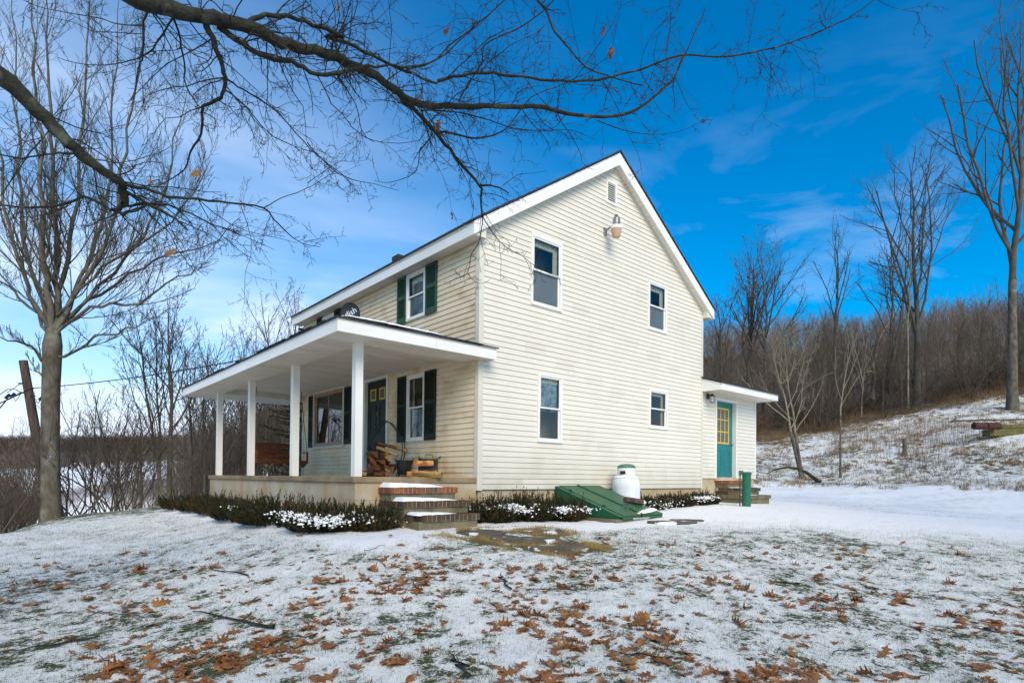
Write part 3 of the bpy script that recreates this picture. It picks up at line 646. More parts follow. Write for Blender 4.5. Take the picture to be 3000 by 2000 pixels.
def screen_mat():
    m=bpy.data.materials.new('screen_mesh'); m.use_nodes=True; n=m.node_tree.nodes; l=m.node_tree.links; n.clear()
    o=n.new('ShaderNodeOutputMaterial'); t=n.new('ShaderNodeBsdfTransparent'); d=n.new('ShaderNodeBsdfDiffuse'); d.inputs[0].default_value=(.42,.42,.39,1)
    x=n.new('ShaderNodeMixShader'); x.inputs[0].default_value=.62; l.new(t.outputs[0],x.inputs[1]); l.new(d.outputs[0],x.inputs[2]); l.new(x.outputs[0],o.inputs[0]); return m
M['screenmesh']=screen_mat()
window(frame_gable,GW[0],lab='tall upper sash window left on the gable')
window(frame_gable,GW[1],lab='small upper sash window at right of the gable')
window(frame_gable,GW[2],lab='tall lower sash window beside the steps',curt='blue',screen_low=False)
window(frame_gable,GW[3],lab='small lower sash window at right of the gable',curt='kitchen',screen_low=False)
window(frame_front,FW[0],lab='upper front window with bright green shutters')
window(frame_front,FW[1],lab='upper front window behind the satellite dish')
window(frame_front,FW[2],lab='wide brown framed sliding picture window on the porch',fm='bronze',slider=True,curt='',trim=.075,glass='glass_big')
window(frame_front,FW[3],lab='sash window on the porch by the corner',curt='porch',screen_low=False)
P=MB()   # cream surround of the picture window
for a,b,c,d in ((FW[2][0]-.05,FW[2][1]+.03,FW[2][3]-.01,FW[2][3]+.045),(FW[2][0]-.05,FW[2][1]+.03,FW[2][2]-.05,FW[2][2]+.01),(FW[2][0]-.05,FW[2][0]+.01,FW[2][2]+.01,FW[2][3]-.01),(FW[2][1]-.01,FW[2][1]+.03,FW[2][2]+.01,FW[2][3]-.01)):
    P.box(a,b,-.01,.045,c,d,frame_front)
P.build('window_surround',M['cream'],house)
def shutter(u0,u1,z0,z1,mt,lab=None):
    P=MB(); fr=frame_front; n0,n1=.018,.045; s=.045
    P.box(u0,u0+s,n0,n1,z0,z1,fr); P.box(u1-s,u1,n0,n1,z0,z1,fr)
    zm=z0+(z1-z0)*.55
    for a,b in ((z0,z0+.12),(zm-.04,zm+.04),(z1-.06,z1)): P.box(u0+s,u1-s,n0,n1,a,b,fr)
    P.box(u0+s,u1-s,n0,n0+.006,z0+.1,z1-.05,fr)
    for a,b in ((z0+.12,zm-.04),(zm+.04,z1-.06)):
        n=int((b-a)/.032); 
        for k in range(n):
            z=a+(k+.5)*(b-a)/n
            V=[fr(u,nn_,zz) for u in (u0+s,u1-s) for nn_,zz in ((n0+.008,z+.014),(n0+.024,z-.008),(n0+.022,z-.012),(n0+.006,z+.009))]
            P.add(V,[(0,4,5,1),(1,5,6,2),(2,6,7,3),(3,7,4,0)])
    P.build('shutter',M[mt],house,lab)
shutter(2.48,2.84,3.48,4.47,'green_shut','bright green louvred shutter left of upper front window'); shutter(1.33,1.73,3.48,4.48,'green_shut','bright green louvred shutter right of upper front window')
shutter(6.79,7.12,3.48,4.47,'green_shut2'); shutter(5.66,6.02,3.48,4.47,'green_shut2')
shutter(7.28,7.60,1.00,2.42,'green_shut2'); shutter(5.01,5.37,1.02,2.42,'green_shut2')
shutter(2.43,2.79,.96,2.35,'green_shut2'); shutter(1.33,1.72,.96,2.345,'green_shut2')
# gable vent
P=MB(); u0,u1,z0,z1=VENT; t=.045
for a in ((u0,u1,z0,z0+t),(u0,u1,z1-t,z1),(u0,u0+t,z0+t,z1-t),(u1-t,u1,z0+t,z1-t)): P.box(a[0],a[1],-.03,.035,a[2],a[3],frame_gable)
for k in range(9):
    z=z0+t+(k+.3)*(z1-z0-2*t)/9
    V=[frame_gable(u,n_,zz) for u in (u0+t,u1-t) for n_,zz in ((-.02,z+.044),(.028,z),(.028,z-.010),(-.02,z+.030))]
    P.add(V,[(0,4,5,1),(1,5,6,2),(2,6,7,3),(3,7,4,0)])
vt=P.build('gable_vent',M['white'],house,'white louvred vent under the gable peak'); P=MB(); P.box(u0+.01,u1-.01,-.03,-.025,z0+.01,z1-.01,frame_gable); P.build('vent_back',M['ventback'],vt)
# front door
u0,u1,z0,z1=FD; P=MB()
P.box(u0-.08,u0,-.06,.03,z0,z1+.085,frame_front); P.box(u1,u1+.08,-.06,.03,z0,z1+.085,frame_front); P.box(u0,u1,-.06,.029,z1,z1+.085,frame_front)
P.box(u0-.10,u1+.10,.0305,.036,z1+.02,z1+.085,frame_front)
P.build('door_frame',M['white'],house,bevel=.004)
P=MB(); P.box(u0,u1,-.10,-.05,z0+.0,z1,frame_front)
for a,b,c,d in ((.14,.42,.25,.75),(.58,.86,.25,.75),(.14,.42,.95,1.60),(.58,.86,.95,1.60)):
    for q in ((a,b,c,c+.018),(a,b,d-.018,d),(a,a+.018,c+.018,d-.018),(b-.018,b,c+.018,d-.018)): P.box(u0+q[0],u0+q[1],-.05,-.040,z0+q[2],z0+q[3],frame_front)
fdoor=P.build('front_door',M['door_green'],house,'dark green panelled front door')
for a in (.16,.58):
    P=MB()
    for q in ((a,a+.26,1.73,1.76),(a,a+.26,1.97,2.0),(a,a+.03,1.76,1.97),(a+.23,a+.26,1.76,1.97)): P.box(u0+q[0],u0+q[1],-.05,-.036,z0+q[2],z0+q[3],frame_front)
    P.build('light_frame',M['yellow'],fdoor); P=MB(); P.add([frame_front(u0+a+b_,-.047,z0+c_) for b_,c_ in ((.03,1.76),(.03,1.97),(.23,1.97),(.23,1.76))],[(0,1,2,3)]); P.build('light_pane',M['doorpane'],fdoor)
P=MB(); P.tube([frame_front(u0+.49,-.035,z0+1.46),frame_front(u0+.51,-.025,z0+1.40),frame_front(u0+.49,-.025,z0+1.35),frame_front(u0+.475,-.025,z0+1.40),frame_front(u0+.49,-.035,z0+1.455)],.006,6); P.build('knocker',M['brass'],fdoor)
P=MB(); P.box(u0-.06,u1+.06,.02,.16,.225,.30,frame_front); P.build('door_step',M['green_shut2'],house,bevel=.01)
# porch
PX=-2.38; SZ=.2208
P=MB(); P.box(PX,-.018,.0,8.28,SZ-.095,SZ); slab=P.build('porch_slab',M['slab'],house,bevel=.012)
P=MB(); P.box(PX+.035,-.01,.03,8.25,-.145,SZ-.0955); P.box(PX+.03,-.01,.034,8.255,-.52,-.1485); P.box(PX+.05,-.02,.05,8.2,-1.2,-.521)
P.build('porch_base',M['conc'],house,'stained pale block base under the porch floor')
for k,y in enumerate((.30,2.905,5.487,8.03)):
    P=MB(); P.box(-2.19-.0625,-2.19+.0625,y-.0625,y+.0625,SZ,2.335)
    for s in (-1,1):   # corner beads
        P.box(-2.19-.066,-2.19-.0626,y+s*.05-.0125,y+s*.05+.0125,SZ,2.33); P.box(-2.19+s*.05-.0125,-2.19+s*.05+.0125,y-.066,y-.0626,SZ,2.33)
    P.build('porch_post',M['white'],house,bevel=.004)
RX0,RX1,RY0,RY1=-2.80,.18,-.28,9.22; RZ=2.32; RT=2.512; PS=.295
P=MB(); P.box(RX0,RX0+.03,RY0,RY1,RZ,RT); P.box(RX0+.0305,RX1,RY0,RY0+.03,RZ,RT); P.box(RX0+.0305,-.02,RY1-.03,RY1,RZ,RT)
P.box(RX1-.03,RX1-.0005,RY0+.0305,-.022,RZ+.0,RT); P.cur=1
for yy in (1.4,4.1,6.7): P.box(RX0-.0015,RX0-.0002,yy,yy+.006,RZ+.005,RT-.005)
P.box(.0+-1.1,-1.094,RY0-.0015,RY0-.0002,RZ+.005,RT-.005); P.build('porch_fascia',[M['fascia'],M['cream']],house,bevel=.003)
P=MB()
soffit_strip(P,RY0+.031,RY1-.031,eave(RX0+.031,-2.135,RZ+.014),.32,.004)
def sofx(y0,y1,zz):
    def f(a,b): return ([(a,y0,zz),(b,y0,zz),(b,y1,zz),(a,y1,zz),(a,y0,zz+.01),(b,y0,zz+.01),(b,y1,zz+.01),(a,y1,zz+.01)],[(3,2,1,0),(4,5,6,7),(0,1,5,4),(1,2,6,5),(2,3,7,6),(3,0,4,7)])
    return f
soffit_strip(P,-2.13,.15,sofx(RY0+.031,-.023,RZ+.0145),.32,.004); soffit_strip(P,-2.13,-.02,sofx(-.0225,.36,RZ+.0145),.32,.004); soffit_strip(P,-2.13,-.02,sofx(7.98,RY1-.031,RZ+.0145),.32,.004)
P.build('porch_soffit',M['soffit'],house)
P=MB(); P.box(-2.134,-2.12,.361,7.979,RZ+.012,2.47); P.box(-2.12,-.02,.361,.375,RZ+.012,2.47); P.box(-2.12,-.02,7.965,7.979,RZ+.012,2.47)
P.build('porch_beam',M['cream'],house)
P=MB()
soffit_strip(P,-2.119,-.021,sofx(.376,7.964,2.47),.10,.006)
P.build('porch_ceiling',M['soffit'],house)
P=MB(); d=(-.0-RX0)  # hip roof over the porch
yh=RY0+d; zh=RT+PS*d; yh2=RY1-d
e=.03; A=[(RX0-e,RY0-e,RT-.005),(RX1+e,RY0-e,RT-.005),(.02,-.025,RT+PS*.28),(0.02,yh,zh),(0.02,yh2,zh),(RX0-e,RY1+e,RT-.005),(0.02,RY1+e,RT-.005)]
up=lambda p,t=.026:(p[0],p[1],p[2]+t)
T=[up(p) for p in A]
P.add(A+T,[(7,8,9,10),(7,10,11,12),(12,11,13),(0,7,12,5),(0,1,8,7),(5,12,13,6),(1,2,9,8),(0,5,4,3),(0,3,2,1),(5,6,4)])
for k in range(14): # shingle edges
    t=RN.random(); y=RY0+.1+t*8.8; P.box(RX0-.045,RX0+.05,y,y+RN.uniform(.2,.5),RT+.020,RT+.030)
for k in range(5):
    t=RN.uniform(RX0+.2,-.5); P.box(t,t+.35,RY0-.045,RY0+.08,RT+.020,RT+.030)
for k in range(1,9):   # courses on the side hip
    y=RY0-.02+k*.16; z=RT+PS*(y-RY0)+.030; P.box(RX0+(y-RY0)+.03,.0,y,y+.16,z-.01,z+.012)
P.build('porch_roof',M['shingle'],house,'dark shingle hip roof over the porch')
P=MB()
def blob_strip(mb,pts,w,h,seed,n=26,fr=None):
    """soft-edged snow sheet along a polyline"""
    rg=random.Random(seed); k=len(pts)-1; V=[];Fs=[]; m_=7
    for i_ in range(n+1):
        t=i_/n*k; a=min(int(t),k-1); f_=t-a; p=Vector(pts[a]).lerp(Vector(pts[a+1]),f_); d_=(Vector(pts[a+1])-Vector(pts[a])); sd_=Vector((-d_.y,d_.x,0)).normalized()
        e_=math.sin(PI*min(1,max(0,i_/n)))**.35; ww=w*e_*(.75+.4*rg.random())
        for j_ in range(m_):
            s=(j_/(m_-1)-.5)*2; V.append(p+sd_*(s*ww/2)+Vector((0,0,h*e_*(1-s*s)**.5*(.7+.5*rg.random()))))
    for i_ in range(n):
        for j_ in range(m_-1): a=i_*m_+j_; Fs.append((a,a+m_,a+m_+1,a+1))
    mb.add(V,Fs)
for k,(a,b,off,ww) in enumerate(((-2.65,-1.2,.10,.11),(-2.5,-1.7,.22,.10),(-2.2,-1.05,.24,.09),(-1.9,-.9,.13,.09))):
    z=lambda o:RT+PS*o+.042
    blob_strip(P,[(a,RY0+off,z(off)),((a+b)/2,RY0+off+.03,z(off+.03)),(b,RY0+off-.02,z(off-.02))],ww,.03,k)
P.build('snow_on_roof',M['snow'],house,smooth=True)
# entry wing
MX1=10.46; P=MB(); MY=.03
DO=(8.22,9.28,.30,2.40)
fm=lambda u,n_,z:(u,MY-n_,z)
boards(P,fm,.255,2.62,lambda z:WI+.03,lambda z:MX1,[(DO[0]-.05,DO[1]+.05,DO[2]-.3,DO[3]+.05)],base=.255)
boards(P,lambda u,n_,z:(MX1+n_,u,z),.255,2.62,lambda z:MY,lambda z:3.2,[],base=.255)
wing=P.build('entry_wing',M['siding'],house,'small cream sided entry wing at the back corner')
P=MB(); P.box(MX1-.04,MX1+.022,MY-.022,MY+.02,.25,2.6); P.box(MX1-.02,MX1+.022,MY+.0205,MY+.07,.25,2.6); P.build('wing_corner',M['white'],wing)
P=MB(); P.box(WI,MX1-.03,MY+.02,3.2,-.9,.2545); P.build('wing_foundation',M['conc'],wing)
P=MB(); y0=-.57
P.box(7.45+.0,10.64,y0,y0+.03,2.545,2.72); prism(P,[(y0+.0305,2.545),(-.001,2.545),(-.001,2.89),(y0+.0305,2.72)],0,7.43,7.46); prism(P,[(y0+.0305,2.545),(3.3,2.545),(3.3,3.3),(y0+.0305,2.72)],0,10.61,10.64)
P.build('wing_fascia',M['fascia'],wing,bevel=.003)
P=MB(); soffit_strip(P,7.46,10.61,sofx(y0+.031,.02,2.56),.1,.006); P.build('wing_soffit',M['soffit'],wing)
P=MB(); P.add([(7.40,y0-.04,2.715),(10.67,y0-.04,2.715),(10.67,3.3,3.85),(7.40,-.0,2.90),(7.46,0,2.92),(7.46,3.3,3.85),(7.40,y0-.04,2.75),(10.67,y0-.04,2.75),(10.67,3.3,3.89),(7.40,0,2.94),(7.46,0,2.95),(7.46,3.3,3.89)],[(6,7,8,11,10,9),(0,1,7,6),(1,2,8,7),(0,6,9,3),(0,3,4,5,2,1)])
P.build('wing_roof',M['shingle'],wing)
P=MB(); u0,u1,z0,z1=DO
P.box(u0-.06,u0,-.12,.035,z0-.04,z1+.06,fm); P.box(u1,u1+.06,-.12,.035,z0-.04,z1+.06,fm); P.box(u0,u1,-.12,.034,z1,z1+.06,fm); P.build('back_door_frame',M['white'],wing,bevel=.004)
P=MB(); P.box(u0-.06,u1+.06,-.3,.05,z0-.10,z0-.041,fm); P.box(u0,u1,-.12,.04,z0-.04,z0,fm); P.build('threshold',M['conc'],wing)
bdr=MB(); bdr.box(u0,u1,-.14,-.09,z0,z1,fm)
for a,b,c,d in ((.13,.45,.15,.75),(.60,.92,.15,.75)):
    for q in ((a,b,c,c+.015),(a,b,d-.015,d),(a,a+.015,c+.015,d-.015),(b-.015,b,c+.015,d-.015)): bdr.box(u0+q[0],u0+q[1],-.09,-.083,z0+q[2],z0+q[3],fm)
bdr=bdr.build('back_door',M['teal'],house,'teal back door with nine yellow framed panes')
P=MB(); P.lathe([(.012,0),(.012,.03),(.028,.04),(.03,.06),(.015,.075)],fm(u1-.07,-.09,z0+.93),10,ax=Matrix.Rotation(R_(90),3,'X')); P.build('knob',M['brass'],bdr,smooth=True)
P=MB(); a0,a1,b0,b1=u0+.16,u0+.84,z0+.93,z0+1.93
for q in ((a0,a1,b0,b0+.04),(a0,a1,b1-.04,b1),(a0,a0+.04,b0+.04,b1-.04),(a1-.04,a1,b0+.04,b1-.04)): P.box(q[0],q[1],-.09,-.07,q[2],q[3],fm)
for k in (1,2):
    x=a0+(a1-a0)*k/3; P.box(x-.013,x+.013,-.09,-.072,b0+.04,b1-.04,fm); z=b0+(b1-b0)*k/3; P.box(a0+.04,a1-.04,-.089,-.071,z-.013,z+.013,fm)
P.build('muntins',M['yellow'],bdr)
P=MB(); P.box(a0+.03,a1-.03,-.088,-.085,b0+.03,b1-.03,fm); P.build('door_pane',M['doorpane'],bdr)

# ------------------------------------------------------------------ brick steps
def steps(name,lab,specs,x0,x1,ybase,zg,brick,gr=None):
    root=empty(name,((x0+x1)/2,ybase-.5,zg),lab,'steps')
    rg=random.Random(len(lab))
    for k,(yf,zt,xa,xb) in enumerate(specs):
        P=MB(); P.box(xa+.035,xb-.035,yf+.035,ybase-.002-.0*k,(specs[k+1][1] if k+1<len(specs) else zg-.15)-.0 - .3,zt-.096); P.build('riser',M['stepconc'],root)
        B_=MB(); n=int((xb-xa-.05)/.0745); w_=(xb-xa)/n
        for i_ in range(n):
            if k==2 and i_==0 and name=='front_steps': continue
            j_=rg.uniform(-.004,.004); B_.box(xa+i_*w_+.004,xa+(i_+1)*w_-.005,yf+j_,yf+.20,zt-.092+rg.uniform(-.002,.002),zt+rg.uniform(-.003,.003))
        ym=yf+.21
        while ym+.12<ybase: 
            ye=min(ym+.20,ybase-.01); B_.box(xa+rg.uniform(0,.004),xa+.20,ym,ye-.006,zt-.092,zt-.002); B_.box(xa+.21,xb-.002,ym,ye-.006,zt-.092,zt-.004); ym=ye
        B_.build('brick_tread',M[brick[k]],root,bevel=.004)
        P=MB(); P.box(xa+(.10 if k==2 and name=='front_steps' else .006),xb-.006,yf+.006,ybase-.011,zt-.0955,zt-.007); P.build('mortar_bed',M['mortar'],root)
        # snow pillow on the tread
        yb=specs[k-1][0] if k else ybase; nx,ny=34,9; V=[];Fs=[]
        xs0=xa+.02+.0*k; xs1=xb-(.10 if k<2 else .30); amp=(.095,.075,.05)[k] if name=='front_steps' else .02
        for b in range(ny+1):
            for a in range(nx+1):
                s=a/nx; t=b/ny; e_=min(1,s/.05,(1-s)/.25)**.6*min(1,t/.12+.0,(1.02-t)/.1)**.5
                h=amp*e_*(1.0-.72*s)*(.85+.3*vnoise(np.array(s*6.),np.array(t*3.),k+3)); ins_=.02+.10*s*s+(.015*vnoise(np.array(s*14.),np.array(.5),k+9))
                V.append((xs0+(xs1-xs0)*s,yf+ins_+(yb-yf-ins_+.03)*t,zt-.006+float(h)))
        for b in range(ny):
            for a in range(nx): q=b*(nx+1)+a; Fs.append((q,q+1,q+nx+2,q+nx+1))
        P=MB(); P.add(V,Fs); P.build('snow_cover',M['snow'],root,smooth=True)
    return root
steps('front_steps','three brick-edged concrete steps up to the porch, pillows of snow on the treads',[(-.36,.060,-1.96,-.69),(-.71,-.145,-1.94,-.69),(-1.06,-.335,-1.90,-.76)],-1.95,-.7,0.03,-.53,('brick','brick_old','brick_old'))
steps('back_steps','small block steps with a red brick edge below the teal back door',[(-.36,.215,8.21,9.35),(-.66,.02,8.21,9.40),(-.97,-.17,8.21,9.35)],8.21,9.35,0.04,-.36,('brick','brick_old','stepconc'))

# ------------------------------------------------------------------ things at the house
# yard light
yl=empty('yard_light',(3.5,-.2,5.6),'grey metal yard light with peach lens high on the gable','outdoor light')
def vert(mb,prof,c,n=24): mb.lathe(prof,c,n)
c=(3.44,-.33,5.655); _l=MB.lathe
def _sm(s,prof,c_,n=24,**k): return _l(s,[(r*.90,z*.76) for r,z in prof],c_,n,**k)
MB.lathe=_sm
P=MB(); P.tube([(3.44,-.02,5.62),(3.44,-.12,5.66),(3.44,-.22,5.68),c],.022,8); P.box(3.40,3.48,-.04,.0,5.54,5.70); P.build('bracket',M['metal'],yl)
P=MB(); P.lathe([(.125,-.06),(.125,-.02),(.105,.0),(.09,.03),(.088,.19),(.07,.23),(.03,.245)],c); P.build('housing',M['metal'],yl,smooth=True)
P=MB(); P.lathe([(.13,-.10),(.138,-.06),(.132,-.03),(.11,-.0)],c); P.build('rim',M['white'],yl,smooth=True)
P=MB(); P.lathe([(.045,-.335),(.085,-.33),(.093,-.31),(.132,-.101),(.12,-.09)],c); P.build('lens',M['lens'],yl,smooth=True)
P=MB(); P.lathe([(.03,.24),(.045,.25),(.045,.29),(.03,.31),(.01,.315)],c,12); P.build('photocell',M['moss'],yl,smooth=True); MB.lathe=_l
# lantern
wl=empty('wall_lantern',(7.74,-.1,2.35),'small dark carriage lantern on the wall left of the teal back door','outdoor light')
P=MB(); P.box(7.70,7.80,-.02,.01,2.38,2.52); P.tube([(7.75,-.01,2.47),(7.75,-.09,2.50),(7.75,-.13,2.46)],.010,6); P.build('bracket',M['pole'],wl)
P=MB(); P.lathe([(.075,0),(.07,.02),(.02,.06),(.008,.075)],(7.75,-.13,2.435),6); P.lathe([(.05,0),(.055,.012)],(7.75,-.13,2.27),6)
for k in range(6):
    a=k*PI/3; P.beam((7.75+.052*math.cos(a),-.13+.052*math.sin(a),2.28),(7.75+.066*math.cos(a),-.13+.066*math.sin(a),2.435),.008,.008)
P.build('cage',M['iron'],wl); P=MB(); P.lathe([(.045,0),(.06,.15)],(7.75,-.13,2.283),6); P.build('glass_shade',M['white'],wl)
# small carved bracket light by the front door
P=MB(); P.lathe([(.02,-.05),(.05,-.03),(.05,.03),(.02,.06)],(-.06,4.52,2.12),8); P.box(-.03,-.018,4.48,4.56,2.04,2.2); tag(P.build('porch_light',M['beige']),'small tan wall light beside the dark green front door','outdoor light')
# satellite dish
dc=pix(1026.5,918,11.3); dish=empty('satellite_dish',(dc[0],dc[1],dc[2]-.35),'round dark satellite dish with white lettering on the porch roof','satellite dish')
nrm=Vector(CAM)-Vector(dc); nrm.normalize(); nrm=(nrm+Vector((-.12,-.05,.22))).normalized()
zax=nrm; xax=Vector((0,0,1)).cross(zax).normalized(); yax=zax.cross(xax); MD=Matrix((xax,yax,zax)).transposed()
P=MB(); V=[];Fs=[]; nr_,na_=8,36
def dp(r,a,back=0): return Vector(dc)+MD@Vector((r*.185*math.cos(a),r*.215*math.sin(a),.045*(r*r-1)-back))
for bk in (0,.008):
    base=len(V)
    for i_ in range(nr_+1):
        for k in range(na_): V.append(dp(i_/nr_,2*PI*k/na_,bk))
    for i_ in range(nr_):
        for k in range(na_): a=base+i_*na_+k; b=base+i_*na_+(k+1)%na_; Fs.append((a,b,b+na_,a+na_) if bk==0 else (a,a+na_,b+na_,b))
for k in range(na_):
    a=nr_*na_+k; b=nr_*na_+(k+1)%na_; o_=(nr_+1)*na_; Fs.append((a,b,b+o_,a+o_))
P.add(V,Fs); P.build('reflector',M['dish'],dish,smooth=True)
cu=bpy.data.curves.new('txt','FONT'); cu.body='dish'; cu.size=.155; cu.extrude=.002; cu.align_x='CENTER'; cu.align_y='CENTER'
cu.shear=.12
to=bpy.data.objects.new('txt',cu); col.objects.link(to); dg=bpy.context.evaluated_depsgraph_get(); tme=bpy.data.meshes.new_from_object(to.evaluated_get(dg)); bpy.data.objects.remove(to)
rt=Matrix.Rotation(R_(33),3,'Z')
P=MB(); vs=[Vector(dc)+MD@((rt@v.co)+Vector((.0,.02,.0)))  for v in tme.vertices]
def onface(v):   # lay the letters on the bowl
    q=MD.transposed()@(v-Vector(dc)); r2=(q.x/.185)**2+(q.y/.215)**2; q.z+=.045*(min(r2,1)-1)+.004; return Vector(dc)+MD@q
P.add([onface(v) for v in vs],[tuple(p.vertices) for p in tme.polygons]); P.build('lettering',M['lettering'],dish)
lb=Vector(dc)+MD@Vector((-.10,-.15,.20))
P=MB(); P.tube([dp(1,R_(-95)),Vector(dc)+MD@Vector((-.05,-.27,.10)),lb],.012,6); P.build('arm',M['metal'],dish)
P=MB(); P.beam(lb-Vector((.0,0,.055)),lb+Vector((0,0,.055)),.11,.09,(0,1,0)); P.build('receiver',M['beige'],dish,bevel=.02)
rz=RT+PS*min(dc[0]-RX0,dc[1]-RY0)+.05
P=MB(); P.tube([Vector(dc)-nrm*.06,Vector(dc)-nrm*.12+Vector((0,0,-.1)),(dc[0]+.1,dc[1]+.08,rz)],.018,8); P.box(dc[0]+.04,dc[0]+.16,dc[1]+.02,dc[1]+.14,rz-.02,rz+.012); P.build('mast',M['iron'],dish)
# porch swing
sw=empty('porch_swing',(-.96,7.2,.6),'orange stained slatted wooden bench swing hanging at the far end of the porch','porch swing')
# hangs facing the steps: back board to the far side
sx0,sx1=-1.95,-.55
def SW(u,v,z): return (u,v,z)
xa,xb=-1.60,-.32; yb_,yf_=7.45,6.95
P=MB()
for k in range(6):
    z=.66+k*.062; P.box(xa,xb,yb_+.03+k*.018,yb_+.05+k*.018,z,z+.052)
P.box(xa,xb,yb_+.13,yb_+.16,1.03,1.085); P.build('backrest',M['swing'],sw,bevel=.004)
P=MB()
for k in range(7): P.box(xa,xb,yf_+.0+k*.078,yf_+.068+k*.078,.60,.62)
P.box(xa,xb,yf_-.025,yf_-.0,.54,.625); P.box(xa,xb,yb_,yb_+.03,.54,.62); P.build('seat',M['swing'],sw,bevel=.003)
for x in (xa+.02,(xa+xb)/2,xb-.02):
    P=MB(); P.add([(x-.02,yf_,.60),(x-.02,yb_+.03,.60),(x-.02,yb_+.03,.56),(x-.02,(yf_+yb_)/2,.44),(x-.02,yf_,.54),(x+.02,yf_,.60),(x+.02,yb_+.03,.60),(x+.02,yb_+.03,.56),(x+.02,(yf_+yb_)/2,.44),(x+.02,yf_,.54)],[(0,1,2,3,4),(9,8,7,6,5),(0,5,6,1),(1,6,7,2),(2,7,8,3),(3,8,9,4),(4,9,5,0)]); P.build('bracket',M['swing'],sw)
for x in (xa,xb):
    P=MB(); P.box(x-.025,x+.025,yf_-.04,yb_+.1,.83,.855); P.beam((x,yf_,.55),(x,yf_-.02,.84),.04,.05); P.build('armrest',M['swing'],sw,bevel=.004)
for x in (xa-.0,xb+.0):
    P=MB()
    for yy in (yf_,yb_+.1): P.tube([(x,yy,.84),(x,(yf_+yb_)/2+.03,1.75)],.008,5)
    P.tube([(x,(yf_+yb_)/2+.03,1.75),(x*.9-.1,(yf_+yb_)/2+.03,2.47)],.009,5)
    P.build('chain',M['iron'],sw)
# propane tank
tx,ty=3.68,-.46; tz=g1(tx,ty)-.03
tk=empty('propane_tank',(tx,ty,tz),'upright white propane tank with a green cap against the gable wall','propane tank')
P=MB(); H_=.235-tz
P.lathe([(.22,0),(.22,.06),(.285,.09),(.296,.14),(.297,H_-.20),(.296,H_-.16),(.285,H_-.06),(.25,H_+.01),(.19,H_+.055),(.1,H_+.075)],(tx,ty,tz),40); P.build('body',M['tank'],tk,smooth=True)
P=MB(); P.lathe([(.186,H_+.04),(.192,H_+.06),(.192,H_+.215),(.186,H_+.225)],(tx,ty,tz),40); P.build('collar',M['tank'],tk,smooth=True)
d_=Vector((CAM[0]-tx,CAM[1]-ty,0)).normalized(); s_=Vector((-d_.y,d_.x,0))
P=MB(); cc=Vector((tx,ty,tz+H_+.125))+d_*.1905; P.poly([cc-s_*(-.02)+Vector((0,0,-.035)),cc+s_*.0+Vector((0,0,-.035))-s_*.13,cc-s_*.13+Vector((0,0,.035)),cc+s_*.02+Vector((0,0,.035))],-d_,.05); P.build('valve_opening',M['black'],tk)
P=MB(); P.tube([cc+d_*.002,cc+d_*.02],.022,10); P.build('valve',M['white'],tk)
P=MB(); P.lathe([(.195,H_+.225),(.197,H_+.235),(.185,H_+.27),(.13,H_+.30),(.06,H_+.312),(.0,H_+.315)],(tx,ty,tz),40); P.build('cap',M['tankcap'],tk,smooth=True)
P=MB(); P.lathe([(.25,H_+.01),(.262,H_+.012),(.24,H_+.04),(.195,H_+.068)],(tx,ty,tz),40,cap=False); P.build('snow_ring',M['snow'],tk,smooth=True)
# cellar bulkhead
bk=empty('cellar_bulkhead',(2.65,-.8,-.6),'sloping green metal cellar bulkhead doors against the house','cellar doors')
x0,x1=1.95,3.33; yF=-1.62; zF=-.46; zT=.05
gL=lambda y: zT+(zF-zT)*(-y-.02)/(-yF-.02)
for (a,b,dz) in ((x0,x0+.03,0),(x1-.03,x1,0)):
    P=MB(); prism(P,[(-.02,zT),(yF,zF+.0),(yF,zF-.045),(-1.35,-.50),(-.02,-.50)],0,a,b); P.build('side_panel',M['bulkside'],bk,bevel=.012)
nrm_=Vector((0,-(zT-zF),(-yF-.02))).normalized()
xm=(x0+x1)/2-.03
for a,b in ((x0+.11,xm-.005),(xm+.025,x1-.03)):
    P=MB(); P.poly([Vector((a,-.025,zT+.005)),Vector((a,yF-.02,zF-.005)),Vector((b,yF-.02,zF-.005)),Vector((b,-.025,zT+.005))],nrm_,.03)
    P.poly([Vector((a+.01,-.03,zT+.0)),Vector((a+.01,yF-.021,zF-.012)),Vector((a+.01,yF-.021,zF-.055)),Vector((a+.01,yF+.02,zF-.04))],Vector((1,0,0)),b-a-.02)
    P.build('door_leaf',M['bulk'],bk,bevel=.008)
P=MB(); P.poly([Vector((x0-.005,-.022,zT-.0)),Vector((x0-.005,yF-.03,zF-.012)),Vector((x0+.10,yF-.03,zF-.012)),Vector((x0+.10,-.022,zT))],nrm_,.022)
P.build('side_flange',M['bulk'],bk,bevel=.006)
P=MB(); a=xm; P.poly([Vector((a-.02,-.03,zT+.03)),Vector((a-.02,yF-.03,zF+.025)),Vector((a+.03,yF-.03,zF+.025)),Vector((a+.03,-.03,zT+.03))],nrm_,.02); P.build('centre_astragal',M['bulkside'],bk)
for xx in (xm-.09,xm+.10):
    P=MB(); zz=lambda y: zT+(zF-zT)*(-y-.02)/(-yF-.02)+.045
    P.tube([(xx,-1.28,zz(-1.28)-.01),(xx,-1.28,zz(-1.28)+.03),(xx,-1.40,zz(-1.40)+.03),(xx,-1.40,zz(-1.40)-.01)],.007,6); P.build('handle',M['metal'],bk)
for yy in (-.35,-1.2):
    P=MB(); z_=zT+(zF-zT)*(-yy-.02)/(-yF-.02)+.03
    P.tube([(x0+.105,yy-.04,z_+.012),(x0+.105,yy+.04,z_+.034)],.010,6); P.build('hinge',M['bulkside'],bk)
